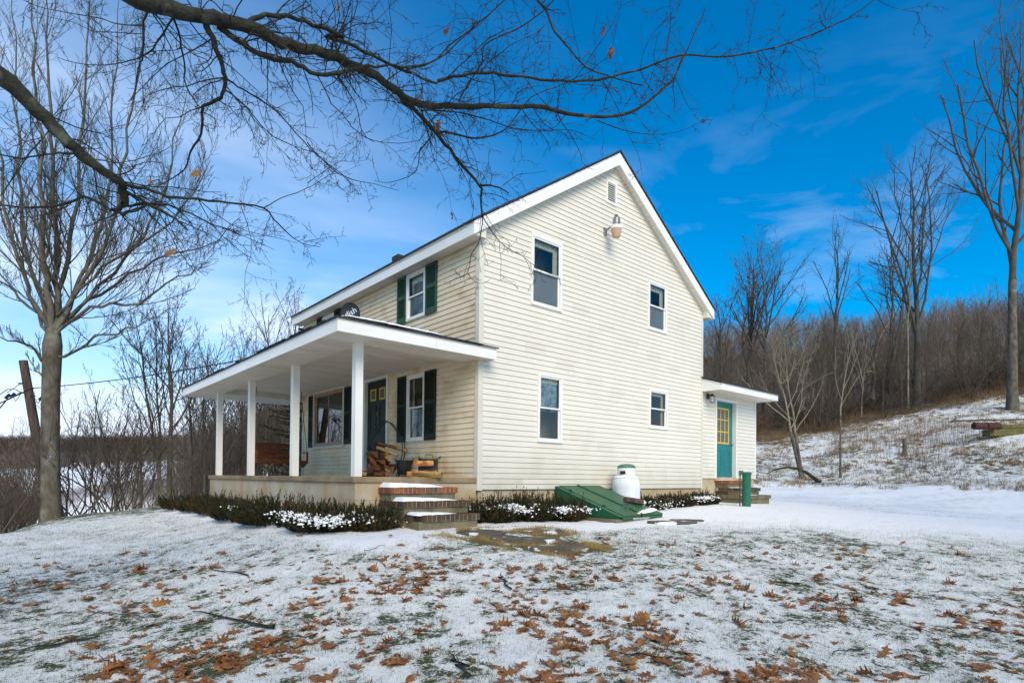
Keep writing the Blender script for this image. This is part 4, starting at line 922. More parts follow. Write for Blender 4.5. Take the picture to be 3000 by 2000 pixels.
P=MB(); P.box(x0-.03,x1+.02,-1.60,-1.42,-.9,-.505); P.box(x0-.03,x0+.13,-1.4195,-.03,-.9,-.505); P.box(x1-.12,x1+.02,-1.4195,-.03,-.9,-.505); P.build('curb',M['stepconc'],bk,bevel=.01)
P=MB(); blob_strip(P,[(2.55,-1.60,-.425),(2.9,-1.52,-.41),(3.25,-1.42,-.385),(3.42,-1.35,-.42)],.22,.05,5,30)
rg=random.Random(3)
for k in range(16):
    x=2.36+k*.032; P.lathe([(.006,0),(.004,-.02),(.0005,-.03-.045*rg.random())],(x,yF-.028,zF-.035),5)
P.build('snow_and_icicles',M['snow'],bk,smooth=True)
# log resting on it
def log_mesh(L_,r,seed,split=False,n=12,seg=7):
    rg=random.Random(seed); V=[];Fs=[]
    ang=[2*PI*k/n for k in range(n)]; rad=[]
    for a in ang:
        q=r*(1+.12*rg.uniform(-1,1))
        if split: q=min(q*1.15, r*.30/max(.16,math.cos(a-.5)) if math.cos(a-.5)>0 else q*1.15, r*.34/max(.16,math.cos(a-2.9)) if math.cos(a-2.9)>0 else 9)
        rad.append(q)
    for i_ in range(seg+1):
        t=i_/seg; bx=.05*L_*math.sin(t*3+seed)
        for k,a in enumerate(ang): q=rad[k]*(1+.06*rg.uniform(-1,1)); V.append((L_*(t-.5),bx*.4+q*math.cos(a),q*math.sin(a)+bx*.25))
    for i_ in range(seg):
        for k in range(n): Fs.append((i_*n+k,i_*n+(k+1)%n,(i_+1)*n+(k+1)%n,(i_+1)*n+k))
    Fs+=[tuple(range(n))[::-1],tuple(range(seg*n,seg*n+n))]
    return V,Fs
def place_log(name,L_,r,seed,loc,d,mats,lab,cat='log',group=None,split=False,roll=0):
    V,Fs=log_mesh(L_,r,seed,split); d=Vector(d).normalized(); up_=Vector((0,0,1)) if abs(d.z)<.9 else Vector((1,0,0)); s=up_.cross(d).normalized(); u=d.cross(s)
    Mx=Matrix((d,s,u)).transposed()@Matrix.Rotation(roll,3,'X')
    mi=[0]*(len(Fs)-2)+[1,1]
    me=mesh_from(name,[tuple(Mx@Vector(v)) for v in V],Fs,mats,mi,True)
    try: me.set_sharp_from_angle(angle=R_(45))
    except Exception: pass
    o=link(name,me,None,loc); return tag(o,lab,cat,group)
place_log('split_log',.42,.065,7,(3.02,-1.15,-.30+.09),(1,-.25,-.12),[M['pole'],M['barkwood']],'short weathered log lying across the green cellar doors','log')
# green pipe
gx,gy=6.93,-1.5; gzz=g1(gx,gy)-.05
gp=empty('well_standpipe',(gx,gy,gzz),'upright green capped pipe with a thin side conduit in the snow near the back steps','standpipe')
P=MB(); h=.41-gzz; P.lathe([(.100,0),(.100,h-.06),(.112,h-.055),(.112,h-.008),(.10,h),(.0,h+.004)],(gx,gy,gzz),28); P.build('pipe',M['pipe'],gp,smooth=True)
sdv=np.array([-Rv[0],-Rv[1]])*.155; hx,hy=gx+sdv[0],gy+sdv[1]
P=MB(); P.tube([(hx,hy,gzz),(hx,hy,gzz+h-.02)],.016,8); P.build('conduit',M['pole'],gp)
P=MB(); P.beam((hx+sdv[0]*.15,hy+sdv[1]*.15,gzz+h-.01),(gx+sdv[0]*.55,gy+sdv[1]*.55,gzz+h-.01),.07,.10); P.build('junction_box',M['pipe'],gp,bevel=.008)

# firewood corner ------------------------------------------------------
rx,ry=-.62+.28*float(Rv[0]),2.72+.28*float(Rv[1])          # hoop centre on the porch floor
S0=SZ
hp=empty('firewood_hoop',(rx,ry,S0),'tall black wrought iron firewood hoop by the front door','firewood rack')
cdir=np.array([Rv[0],Rv[1]]); fdir=np.array([Fv[0],Fv[1]])
P=MB()
for s in (-.10,.16):
    pts=[]
    for k in range(25):
        a=PI*(-.12)+k/24*PI*1.24; rr_=.36
        u=math.cos(PI-a)*rr_*(1.0 if math.sin(a)<.3 else 1-.45*(math.sin(a)-.3)); z=.55+ .50*math.sin(a)+(.0 if math.sin(a)<0 else .10*math.sin(a))
        q=np.array([rx,ry])+cdir*(u-.02)+fdir*s; pts.append((q[0],q[1],S0+z))
    e0=np.array([rx,ry])-cdir*.22+fdir*s; e1=np.array([rx,ry])+cdir*.22+fdir*s
    pts=[(e0[0],e0[1],S0+.0)]+pts+[(e1[0],e1[1],S0+.0)]
    P.tube(pts,.011,6)
P.build('hoop',M['iron'],hp)
rg=random.Random(12); cnt=0
base=np.array([rx,ry])
lab='reddish brown split firewood log in the heap by the front door'
def fl(u,v,z,L_,r,dirr,labx=lab,grp='firewood logs heaped by the front door',m_=('darkwood','barkwood'),split=True):
    global cnt
    q=base+cdir*u+fdir*v; cnt+=1
    place_log('firewood_log',L_,r,cnt+20,(q[0],q[1],S0+z),dirr,[M[m_[0]],M[m_[1]]],labx,'firewood',grp if labx==lab else None,split,rg.uniform(0,6))
dF=(fdir[0],fdir[1],0)
for row,(n_,z,off) in enumerate(((4,.10,0),(4,.215,.05),(3,.33,.0),(2,.43,.05))):
    for k in range(n_):
        u=-.34+off+k*.145+rg.uniform(-.02,.02); a=rg.uniform(-1.0,1.0); dd=(fdir[0]*math.cos(a)+cdir[0]*math.sin(a),fdir[1]*math.cos(a)+cdir[1]*math.sin(a),rg.uniform(-.3,.3))
        fl(u+rg.uniform(-.03,.03),rg.uniform(-.10,.06),z+rg.uniform(-.015,.02),rg.uniform(.34,.46),.07+rg.uniform(-.008,.02),dd,m_=rg.choice((('darkwood','darkwood'),('redwood','darkwood'),('barkwood','darkwood'))))
fl(.10,.05,.60,.62,.05,(cdir[0],cdir[1],-.28),'long dark split plank lying slanted on top of the firewood heap')
fl(.02,-.1,.50,.46,.05,(cdir[0],cdir[1],-.35),'pale edged split log just under the long plank on the heap',m_=('yellowwood','barkwood'))
for k,(px_,dd_,z) in enumerate(((1222,10.75,.09),(1250,10.95,.10),(1240,10.9,.24))):
    q_=at(px_,dd_)-base; u,v=float(q_@cdir),float(q_@fdir)
    fl(u,v,z,.38,.06,(cdir[0]*.9+fdir[0]*.3,cdir[1]*.9+fdir[1]*.3,.05),['brown split log low behind the black kettle','brown split log in the black wood bin','rusty brown split log topmost in the black wood bin'][k])
q=pix(1250,1385,8.62); 
fl_o=place_log('firewood_log',.46,.085,77,(pix(1254,1382,9.75)[0],pix(1254,1382,9.75)[1],S0+.07),(Rv[0],Rv[1]-.1,0),[M['yellowwood'],M['darkwood']],'fresh yellow split log with a dark knot at the porch edge','firewood',None,True,1.2)
# kettle and bin
kc=base+cdir*.38-fdir*.12
kt=empty('iron_kettle',(kc[0],kc[1],S0),'black cast iron kettle on short legs with tall ring handles','cauldron')
P=MB(); P.lathe([(.06,.05),(.115,.06),(.135,.10),(.150,.20),(.160,.30),(.166,.33),(.166,.345),(.155,.345),(.145,.30),(.05,.12)],(kc[0],kc[1],S0),28); P.build('bowl',M['iron'],kt,smooth=True)
for k in range(3):
    P=MB(); a=k*2.1+.4; P.tube([(kc[0]+.09*math.cos(a),kc[1]+.09*math.sin(a),S0+.09),(kc[0]+.12*math.cos(a),kc[1]+.12*math.sin(a),S0)],.014,6); P.build('leg',M['iron'],kt)
P=MB()
for s in (-1,1):
    b=np.array(kc)+cdir*.165*s; P.tube([(b[0],b[1],S0+.30),(b[0]+cdir[0]*.03*s,b[1]+cdir[1]*.03*s,S0+.37),(b[0],b[1],S0+.38)],.011,6)
P.build('lug',M['iron'],kt)
bc=at(1254,11.15); bn=empty('wood_bin',(bc[0],bc[1],S0),'black metal wood bin with a loop handle beside the kettle','wood bin')
def BF(u,v,z): q=bc+cdir*u+fdir*v; return (q[0],q[1],S0+z)
P=MB()
for a in ((-.17,.17,.12,.13,.03,.36),(-.17,-.16,-.12,.12,.03,.36),(.16,.17,-.12,.12,.03,.36),(-.17,.17,-.13,-.12,.03,.20),(-.17,.17,-.12,.12,.03,.04)): P.box(*a[:6],fr=BF)
P.tube([BF(-.17,.12,.36),BF(-.20,.12,.38),BF(-.19,.12,.41)],.012,6); P.tube([BF(.17,.12,.36),BF(.21,.12,.38),BF(.22,.12,.41)],.012,6)
for a,b in ((-.15,-.1),(.15,-.1),(-.15,.1),(.15,.1)): P.tube([BF(a,b,0),BF(a,b,.04)],.01,5)
P.build('box',M['iron'],bn); P=MB(); P.tube([BF(-.07,.12,.35),BF(-.07,.12,.42),BF(-.04,.12,.435),BF(.04,.12,.435),BF(.07,.12,.42),BF(.07,.12,.35)],.008,6); P.build('handle',M['iron'],bn)

#@@NATURE@@
# ------------------------------------------------------------------ trees
def vec(*a): return np.array(a,float)
def unit(v):
    x,y,z=float(v[0]),float(v[1]),float(v[2]); l=math.sqrt(x*x+y*y+z*z)+1e-9; return np.array((x/l,y/l,z/l))
def cross3(a,b): return np.array((a[1]*b[2]-a[2]*b[1],a[2]*b[0]-a[0]*b[2],a[0]*b[1]-a[1]*b[0]))
def rotv(v,ax,a):
    """v turned away from itself by the angle a (ax only picks the side)"""
    ax=unit(ax); return v*math.cos(a)+cross3(ax,v)*math.sin(a)+ax*float(ax[0]*v[0]+ax[1]*v[1]+ax[2]*v[2])*(1-math.cos(a))
class Tree:
    def __init__(s,seed): s.rg=random.Random(seed); s.trunk=[]; s.crown=[]
    def shoot(s,P,d,L_,r,lvl,o):
        g=s.rg.gauss; n=o.get('n',(7,6,5,4,3))[min(lvl,4)]; x,y,z=float(P[0]),float(P[1]),float(P[2]); l=math.sqrt(d[0]**2+d[1]**2+d[2]**2)+1e-9
        dx,dy,dz=d[0]/l,d[1]/l,d[2]/l; up=o.get('up',.12)*(1.0 if lvl<3 else .7); wb=o.get('wob',.13); st=L_/n; pts=[(x,y,z)]
        for i in range(n):
            dx+=g(0,1)*wb; dy+=g(0,1)*wb; dz+=g(0,.7)*wb+up; l=math.sqrt(dx*dx+dy*dy+dz*dz)+1e-9; dx/=l;dy/=l;dz/=l
            x+=dx*st;y+=dy*st;z+=dz*st; pts.append((x,y,z))
        pts=np.array(pts); e=.45 if lvl<o['lev'] else .35; rad=np.linspace(r,max(r*e,o['rmin']*.7),n+1)
        s.crown.append((pts,rad))
        if lvl<o['lev']: s.sub(pts,rad,L_,lvl,o)
    def sub(s,pts,rad,L_,lvl,o,t0=None):
        rg=s.rg; k=o['nch'][min(lvl,len(o['nch'])-1)]; t0=o.get('t0',.22) if t0 is None else t0
        for c in range(k):
            t=t0+(1-t0)*(c+rg.random()*.9)/k; t=min(t,.999); x=t*(len(pts)-1); i=min(int(x),len(pts)-2); f=x-i
            P=pts[i]*(1-f)+pts[i+1]*f; T=unit(pts[i+1]-pts[i]); rr_=rad[i]*(1-f)+rad[i+1]*f
            ax=cross3(T,(rg.gauss(0,1),rg.gauss(0,1),rg.gauss(0,1))); a=R_(rg.uniform(*o.get('ang',(28,55))))
            d=rotv(T,ax,a)
            if d[2]<-.2 and not o.get('down'): d[2]*=-.3
            s.shoot(P,d,L_*o['lr']*rg.uniform(.65,1.15)*(1.15-.6*t),max(rr_*rg.uniform(*o.get('rk',(.45,.66))),o['rmin']),lvl+1,o)
def tree_obj(name,T,loc,mt,mc,label,cat='tree',group=None):
    root=empty(name,loc,label,cat,group)
    if T.trunk: V,F=tubes_mesh(T.trunk); link('trunk',mesh_from('trunk',V,F,mt,smooth=True),root)
    V,F=tubes_mesh(T.crown); link('crown',mesh_from('crown',V,F,mc,smooth=True),root)
    return root
def grow_tree(seed,H,r0,fork=.22,nl=7,spread=(14,42),lev=4,nch=(9,7,5,4),lr=.46,rmin=.004,up=.10,lean=(0,0),wob=.11,droop=None,leader=True,stems=1,sstep=.0):
    T=Tree(seed); rg=T.rg; o=dict(lev=lev,nch=nch,lr=lr,rmin=rmin,up=up,wob=wob)
    for s in range(stems):
        n=8; hf=H*fork; bx=(rg.uniform(-sstep,sstep),rg.uniform(-sstep,sstep)) if stems>1 else (0,0)
        tilt=(rg.uniform(-.22,.22),rg.uniform(-.22,.22)) if stems>1 else (0,0)
        pts=[vec(bx[0]+(lean[0]+tilt[0])*hf*k/n+rg.uniform(-.02,.02)*min(k,1)*r0*4,bx[1]+(lean[1]+tilt[1])*hf*k/n,-.25+(hf+.25)*k/n) for k in range(n+1)]
        rad=[r0*(1.35 if k==0 else 1.12 if k==1 else 1-.03*k) for k in range(n+1)]
        T.trunk.append((np.array(pts),np.array(rad))); top=pts[-1]
        if leader:
            m=10; q=[top]; d=unit(np.array([lean[0]+tilt[0]*.5,lean[1]+tilt[1]*.5,1.]))
            for k in range(m): d=unit(d+np.array([rg.gauss(0,.06),rg.gauss(0,.06),.05])); q.append(q[-1]+d*(H-hf)/m)
            q=np.array(q); rd=np.linspace(rad[-1]*.9,rmin*1.5,m+1); T.crown.append((q,rd))
            for c in range(nl):
                t=(c+rg.random()*.8)/nl*.85; x=t*m; i=int(x); P=q[i]*(1-(x-i))+q[i+1]*(x-i); a=R_(rg.uniform(*spread)); az=c*2.4+rg.uniform(-.5,.5)
                d=np.array([math.sin(a)*math.cos(az),math.sin(a)*math.sin(az),math.cos(a)])
                T.shoot(P,d,(H-hf)*rg.uniform(.5,.75)*(1.05-.75*t),rd[i]*rg.uniform(.45,.62),1,o)
        else:
            for c in range(nl):
                a=R_(rg.uniform(*spread)); az=c*2*PI/nl+rg.uniform(-.4,.4)
                d=np.array([math.sin(a)*math.cos(az),math.sin(a)*math.sin(az),math.cos(a)])
                T.shoot(top-np.array([0,0,rg.uniform(0,hf*.12)]),d,(H-hf)*rg.uniform(.7,1.02)*math.cos(a*.6),rad[-1]*rg.uniform(.38,.60),0,o)
    return T
# ---- the maple at the left, limbs follow the photo
dm=16.4; tb=pix(150,1515,dm); tb[2]=g1(tb[0],tb[1])
T=Tree(11); rg=T.rg
def mp_(px,py,off=0): return pix(px,py,dm+off)-tb
q5=lambda a,b:(a/1.742,700+b/1.742)
k2=dm/F_
tr=[(152,1530),(150,1480),(148,1400),(147,1300),(148,1200),(150,1120),(152,1060),(154,1010),(156,975),(157,945)]
tp=np.array([mp_(*p) for p in tr]); wd=np.array([30,25,23.5,23,22.5,22.5,23.5,24,19,9])*k2
T.trunk.append((tp,wd)); 
o=dict(lev=3,nch=(11,8,6),lr=.44,rmin=.0042,up=.13,wob=.10,ang=(18,42),t0=.10,rk=(.30,.48))
LM=[ # px points (3000 wide), depth drift, start width px
([(156,985),(152,920),(140,850),(128,780),(122,700),(126,600),(118,480),(112,340),(100,200),(92,60),(85,-120)],-1.0,17),
([(158,975),(165,900),(170,820),(166,720),(160,600),(152,470),(150,330),(140,190),(138,40),(130,-150)],.6,16),
([(162,970),(172,900),(190,810),(205,700),(225,590),(232,470),(240,340),(255,200),(262,60),(270,-100)],1.6,14),
([(165,965),(200,900),(240,840),(280,770),(318,700),(345,610),(352,500),(378,380),(400,240),(412,120),(420,-60)],-.8,12),
([(160,990),(200,945),(262,905),(320,890),(400,885),(450,860),(490,825),(560,800),(620,765)],-1.5,9),
([(170,960),(225,905),(300,860),(380,800),(450,760),(540,740),(640,700),(700,640)],1.5,9),
([(168,1045),(215,1030),(248,1010),(275,985),(340,975),(400,955),(440,930)],-1.0,8),
([(140,960),(115,900),(80,840),(50,760),(30,660),(10,540),(-10,400),(-40,250),(-60,60)],-.6,12),
([(142,975),(110,925),(60,870),(10,835),(-60,800),(-130,740)],1.2,9),
([(138,1070),(110,1040),(90,1015),(50,1003),(0,985),(-70,985)],-1,8),
([(140,1120),(118,1092),(95,1075),(78,1045)],0,7),
([(150,965),(120,880),(85,790),(70,690),(55,560),(60,420),(40,280),(45,120),(30,-40)],2.0,12),
([(170,950),(215,860),(262,760),(300,650),(320,520),(325,400),(330,260),(345,120),(350,-40)],2.4,10),
([(166,955),(250,880),(330,800),(420,700),(470,600),(500,480),(520,360),(560,250)],.4,9),
([(160,930),(235,850),(300,780),(400,730),(500,650),(570,560),(620,470)],-1.9,8)]
for pts,dd,wp in LM:
    n=len(pts); P=np.array([mp_(p[0],p[1],dd*i/(n-1)) for i,p in enumerate(pts)]); f=np.linspace(0,1,n*2-1); 
    P=np.stack([np.interp(f*(n-1),range(n),P[:,a]) for a in range(3)],-1); P[1:]+=np.array([[rg.gauss(0,.035) for _ in range(3)] for _ in range(len(P)-1)])
    r=(wp*.56*k2-.006)*np.linspace(1,0,len(P))**.8+.006; T.trunk.append((P,r)); L_=np.linalg.norm(np.diff(P,axis=0),axis=1).sum()
    o['nch']=(int(6+L_*1.5),8,5); T.sub(P,r,min(L_,6.5)*.85,0,o)
maple=tree_obj('maple_tree',T,tb,M['bark'],M['twig_grey'],'tall bare maple with a thick grey trunk standing at the left lawn edge')
P=MB(); c=pix(145,1342,dm-.42)-0; P.box(-.06,.06,-.012,.0,-.07,.07,fr=lambda u,v,z:(c[0]+Rv[0]*u-Fv[0]*v*-1,c[1]+Rv[1]*u+Fv[1]*v,c[2]+z)); WO[maple]=tb; P.build('tag_plate',M['metal'],maple,'small pale square plate nailed to the trunk')

# ---- overhead oak: trunk stands left of the frame, limbs reach in
T=Tree(5); rg=T.rg
tp0=pix(-950,1400,3.4); tp0[2]=g1(tp0[0],tp0[1])
zt=3.9
T.trunk.append((np.array([[tp0[0],tp0[1],tp0[2]-.2+ (zt+1.2)*k/9] for k in range(10)]),np.array([.36,.29,.26,.25,.24,.235,.23,.225,.22,.20])))
crotch=np.array([tp0[0],tp0[1],zt-.5])
z4=lambda *pp:[(a/2.24,b/2.24) for a,b in pp]
z6=lambda *pp:[(900+a/1.68,b/1.68) for a,b in pp]
z2=lambda *pp:[(1300+a/2.613,400+b/2.613) for a,b in pp]
LB=[ # px, depth0, depth1, width0 px, width1 px
(z4((900,-10),(1100,55),(1300,100),(1450,140),(1640,180),(1800,255),(1950,315),(2120,345),(2240,390))+z6((170,300),(300,350),(420,430),(500,490),(600,518),(740,518),(860,528),(1000,525),(1150,525),(1230,548),(1400,575),(1590,555),(1700,480),(1790,400),(1830,330),(1900,180),(1960,40)),3.6,6.6,50,2.2,1),
(z6((430,440),(480,500),(540,552),(620,640),(700,740),(780,830),(850,915))+z2((285,440),(286,540),(298,610)),5.0,6.3,17,4.5,0),
(z2((298,610),(292,700),(265,820),(212,900),(200,980),(180,1045),(140,1075),(90,1082)),6.3,6.6,4,1.4,2),
(z2((180,1045),(215,1090),(270,1122),(320,1118),(355,1088)),6.55,6.5,2,1,2),
(z2((298,610),(350,700),(400,770),(430,805),(500,865),(580,900),(640,945),(700,990),(722,1003)),6.3,6.1,4,1.2,2),
(z2((430,805),(428,870),(440,960),(432,1100)),6.2,6.2,2,1,2),
(z2((620,930),(650,990),(672,1070)),6.1,6.1,1.6,1,2),
(z6((850,915),(900,913),(950,925),(993,952)),5.9,5.8,7,4,2),
(z6((960,915),(1035,862),(1100,852),(1180,842)),5.8,5.7,3,1,2),
(z4((1630,160),(1700,110),(1850,103),(1950,122),(2100,182),(2240,240))+z6((100,175),(250,235),(350,292),(450,332),(560,382),(640,412)),4.1,5.0,16,7,1),
(z6((640,400),(720,376),(850,356),(950,366),(1100,386),(1250,402),(1400,396),(1500,376),(1640,342),(1850,270),(2000,282),(2130,270),(2250,246),(2352,220))+[(2350,112),(2420,85),(2500,45),(2565,-2)],5.0,5.6,10,3,0),
([(2565,-2),(2610,20),(2660,32),(2700,38)],5.6,5.6,2,1,2),
(z4((1430,170),(1550,260),(1700,350),(1850,390),(1950,425),(2080,485),(2240,478))+z6((80,370),(180,352),(300,326),(400,322),(500,330),(650,288),(750,200),(850,120),(960,10)),4.0,5.0,20,2,0),
(z4((0,500),(150,620),(300,780),(420,900),(530,1010),(650,1100),(760,1170),(812,1240),(818,1345)),3.5,4.0,58,20,1),
(z4((795,1205),(950,1240),(1100,1290),(1300,1305),(1500,1330),(1730,1365),(1800,1440),(1900,1540),(1990,1600),(2100,1620)),3.95,4.9,12,1.5,0),
(z4((1730,1365),(1850,1300),(2000,1245),(2130,1170),(2240,1090)),4.6,4.9,4,1.5,2),
(z4((825,1260),(950,1322),(1050,1372),(1150,1432),(1222,1508)),4.0,4.1,11,6,1),
(z4((818,1350),(950,1340),(1100,1350),(1250,1400),(1400,1470),(1550,1530),(1650,1570),(1800,1640)),4.0,4.7,10,1.5,0),
(z4((818,1350),(760,1375),(700,1362),(550,1290),(400,1345),(200,1365),(0,1342),(-200,1300)),4.0,4.4,12,4,0),
(z4((530,1010),(420,1008),(300,1015),(150,1038),(0,1018),(-200,1000)),3.9,4.2,9,4,1),
(z4((818,1340),(780,1395),(870,1385),(960,1345)),3.95,4.0,16,7,1),
(z4((1340,140),(1390,250),(1430,360),(1470,480),(1472,560),(1450,640),(1345,690),(1325,740),(1318,880),(1250,1000),(1210,1110),(1100,1190),(1010,1230)),3.9,4.5,20,2,0),
(z4((1480,505),(1560,570),(1680,640),(1830,740),(1950,880),(2080,1020),(2240,1140),(2330,1230)),4.1,4.9,7,2,0),
(z4((1480,590),(1600,680),(1680,780),(1800,900),(1990,980),(2100,1010)),4.2,4.5,6,1.5,1),
(z4((1450,385),(1560,480),(1680,590),(1780,700)),4.1,4.3,4,1.5,1),
(z4((985,40),(945,150),(945,260),(930,400),(905,450),(890,570),(860,660)),3.8,4.2,9,2,1),
(z4((1130,110),(1050,250),(970,350),(850,400),(700,427),(500,415),(380,380)),3.8,4.3,7,2,1),
(z4((1135,110),(1180,260),(1210,420),(1220,560),(1280,670),(1325,712)),3.8,4.2,8,3,1),
(z4((940,165),(800,160),(600,112),(300,60),(150,0)),3.9,4.2,5,2,1),
(z4((1240,120),(1300,220),(1400,305),(1480,400)),3.9,4.1,5,2,1),
(z4((1690,270),(1710,380),(1720,470),(1760,520),(1800,600)),4.2,4.4,4,1.5,1),
([(1570,-5)]+z6((1190,80),(1220,160),(1300,250),(1370,330),(1470,370),(1560,400),(1650,420)),5.6,5.4,8,3,0),
(z6((1215,0),(1120,85),(1020,150),(870,220),(862,300),(800,400),(745,500)),5.6,5.0,4,5,1),
(z6((970,0),(850,110),(730,200),(620,300),(480,345)),5.2,4.8,4,5,1),
(z6((620,650),(680,652),(780,672),(850,682),(950,652),(1010,600),(1100,480),(1220,430),(1400,350)),5.4,5.6,8,2,0),
(z6((620,660),(580,710),(555,740),(545,820),(500,870),(400,898),(330,890)),5.4,5.5,5,1.5,1),
(z6((560,545),(700,547),(850,575),(1000,627),(1150,642),(1300,640),(1420,690)),5.3,5.7,6,1.5,1),
(z6((1450,385),(1540,560),(1580,660),(1630,760),(1650,865)),5.5,5.6,3,1,2),
(z6((1420,590),(1560,640),(1700,662),(1850,642),(1975,575)),5.8,5.9,4,1,2),
(z6((1850,270),(1780,420),(1690,360),(1600,440)),5.5,5.6,4,1,1),
(z6((0,700),(60,770),(150,850),(250,890),(330,905),(450,938)),4.9,5.1,5,1.5,1),
(z6((150,380),(240,520),(270,640),(320,690),(450,705),(560,690)),4.7,5.1,4,1.5,1),
(z6((60,130),(150,170),(240,120),(330,110),(440,0)),4.5,4.8,6,1.5,1),
(z6((1180,520),(1080,400),(1060,330),(1100,200)),5.4,5.4,4,1,1),
(z6((0,900),(60,860),(150,800),(200,790)),5.0,5.0,3,1,2),
(z6((2100,280),(2120,380),(2125,430)),5.5,5.5,2,1,2),(z6((2240,255),(2300,360),(2345,460)),5.5,5.6,2.4,1,2),(z6((2110,270),(2150,190),(2175,120)),5.5,5.4,1.8,1,2),(z6((2250,240),(2352,100)),5.5,5.4,2,1,2),
(z6((1770,250),(1790,100),(1785,0)),5.5,5.5,4,2,1)]
o=dict(lev=2,nch=(0,4,3),lr=.42,rmin=.0017,up=.0,wob=.26,ang=(30,75),t0=.1,n=(6,5,4,3,3),down=True)
for pts,d0,d1,w0,w1,q in LB:
    n=len(pts); P=[pix(p[0],p[1],d0+(d1-d0)*i/(n-1)) for i,p in enumerate(pts)]
    if w0>=50: # main limbs run back to the trunk outside the frame
        P=[crotch+np.array([0,0,(.9 if pts[0][0]>300 else .2)])]+[crotch*(1-f)+P[0]*f+np.array([0,0,.35*math.sin(PI*f)*(1 if pts[0][0]>300 else .4)]) for f in (.3,.6,.85)]+P
        ws=[w0*1.9,w0*1.6,w0*1.35,w0*1.15]+list(w0+(w1-w0)*np.linspace(0,1,n)**.62)
    else: ws=list(w0+(w1-w0)*np.linspace(0,1,n)**.75)
    P=np.array(P); k=len(P); f=np.linspace(0,k-1,(k-1)*3+1); idx=np.clip(f.astype(int),0,k-2)
    # Catmull-Rom
    Pe=np.vstack([2*P[0]-P[1],P,2*P[-1]-P[-2]]); t=(f-idx)[:,None]; a,b,c_,d_=Pe[idx],Pe[idx+1],Pe[idx+2],Pe[idx+3]
    C=.5*((2*b)+(-a+c_)*t+(2*a-5*b+4*c_-d_)*t*t+(-a+3*b-3*c_+d_)*t**3)
    dep=(C-CAM)@Fv; W_=np.interp(f,range(k),ws)
    jit=np.array([[rg.gauss(0,1) for _ in range(3)] for _ in range(len(C))])*np.clip(W_,1,9)[:,None]*.00055
    C=C+jit; r=np.maximum(W_*np.maximum(dep,2.5)/F_/2,.0015)*np.array([1+.09*rg.uniform(-1,1) for _ in C]); T.crown.append((C,r))
    # twigs
    seg=np.linalg.norm(np.diff(C,axis=0),axis=1); L_=seg.sum(); vis=(W_<60)
    dens={0:12.0,1:11.5,2:7.5}[q]
    for _ in range(int(L_*dens)):
        i=rg.randrange(1,len(C)-1)
        if W_[i]>36 and rg.random()<.6: continue
        Tn=unit(C[i+1]-C[i]); ax=np.cross(Tn,np.array([rg.gauss(0,1),rg.gauss(0,1),rg.gauss(0,1)])); d=rotv(Tn,ax,R_(rg.uniform(30,80)))
        lb_=rg.uniform(.10,.80)*(1.0 if W_[i]>4 else .5); T.shoot(C[i],d,lb_,max(.0021,min(.0055,r[i]*.4)),0,dict(o,nch=(5 if lb_>.35 else 3,3,2)))
oak_=tree_obj('oak_tree',T,(0,0,0),M['bark_oak'],M['bark_oak'],'oak whose mossy bare limbs reach overhead from the left, a few brown leaves left')
WO[oak_]=np.zeros(3)

# ------------------------------------------------------------------ oak leaves
def oak_leaf(seed,L_=.15):
    rg=random.Random(seed); w_=rg.uniform(-.03,.035); tip=[(0,.015),(.10,.05+w_),(.16,.20),(.21,.25),(.25,.11+w_),(.33,.11+w_),(.40,.34),(.45,.36),(.47,.16+w_),(.56,.14+w_),(.63,.33),(.69,.34),(.69,.16+w_),(.78,.11+w_),(.84,.22),(.89,.20),(.90,.08),(1.,.0)]
    up=[(x,y*rg.uniform(.8,1.15)) for x,y in tip]; lo=[(x+rg.uniform(-.02,.02)*(0<x<1),-y*rg.uniform(.8,1.15)) for x,y in tip]
    cy=rg.choice((rg.uniform(-.6,.8),rg.uniform(.8,3.4))); cx=rg.uniform(-.8,1.6); tw=rg.uniform(-1.3,1.3); ph=rg.uniform(0,6)
    def b(x,y): return ((x-.5)*L_,y*L_,L_*(cy*y*y+cx*(x-.5)**2*.5+tw*y*(x-.5)+.03*math.sin(9*x+ph)+.25*abs(y)*math.sin(14*x+ph)*.35))
    V=[];Fs=[]
    n=len(tip)
    for x,y in up: V.append(b(x,y))
    for x,_ in up: V.append(b(x,0))
    for x,y in lo: V.append(b(x,y))
    for i in range(n-1): Fs+=[(n+i,n+i+1,i+1,i),(2*n+i,2*n+i+1,n+i+1,n+i)]
    # stalk
    s=len(V); V+=[b(0,.012),b(0,-.012),(-.5*L_-.22*L_,.03*L_,.03*L_+.0)]; Fs.append((s,s+1,s+2))
    # half midribs so leaves have body: doubled sheet 1 mm below
    k=len(V); V+=[(x,y,z-.0012) for x,y,z in V]; Fs+=[tuple(i+k for i in f[::-1]) for f in list(Fs)]
    return V,Fs
LV=[oak_leaf(k,.082+.014*(k%4)) for k in range(16)]
LM_=[mesh_from('leaf',v,f,M['leaf_red'] if k%6==2 else M['leaf_pale'] if k%5==1 else M['leaf']) for k,(v,f) in enumerate(LV)]
rg=random.Random(77)
for k,(px,py,dp_) in enumerate(((988,22,4.6),(1313,88,4.9),(1768,90,5.5),(1790,156,5.5),(1152,226,4.9),(1232,276,5.0),(1283,370,5.3),(1093,482,5.1),(1325,632,6.2),(710,600,4.6),(575,507,4.3),(440,532,4.2),(485,652,4.2),(500,738,4.3))):
    o_=link('leaf',LM_[(k*7)%16],oak_,pix(px,py,dp_)); o_.rotation_euler=(rg.uniform(.6,1.8),rg.uniform(.5,1.4),rg.uniform(0,6)); s=rg.uniform(.8,1.1)*(.75 if k>8 else 1.15); o_.scale=(s,s,s)
cand=[]
def dleaf(px,dep):
    p=at(px,dep); return p
rg=random.Random(2024)
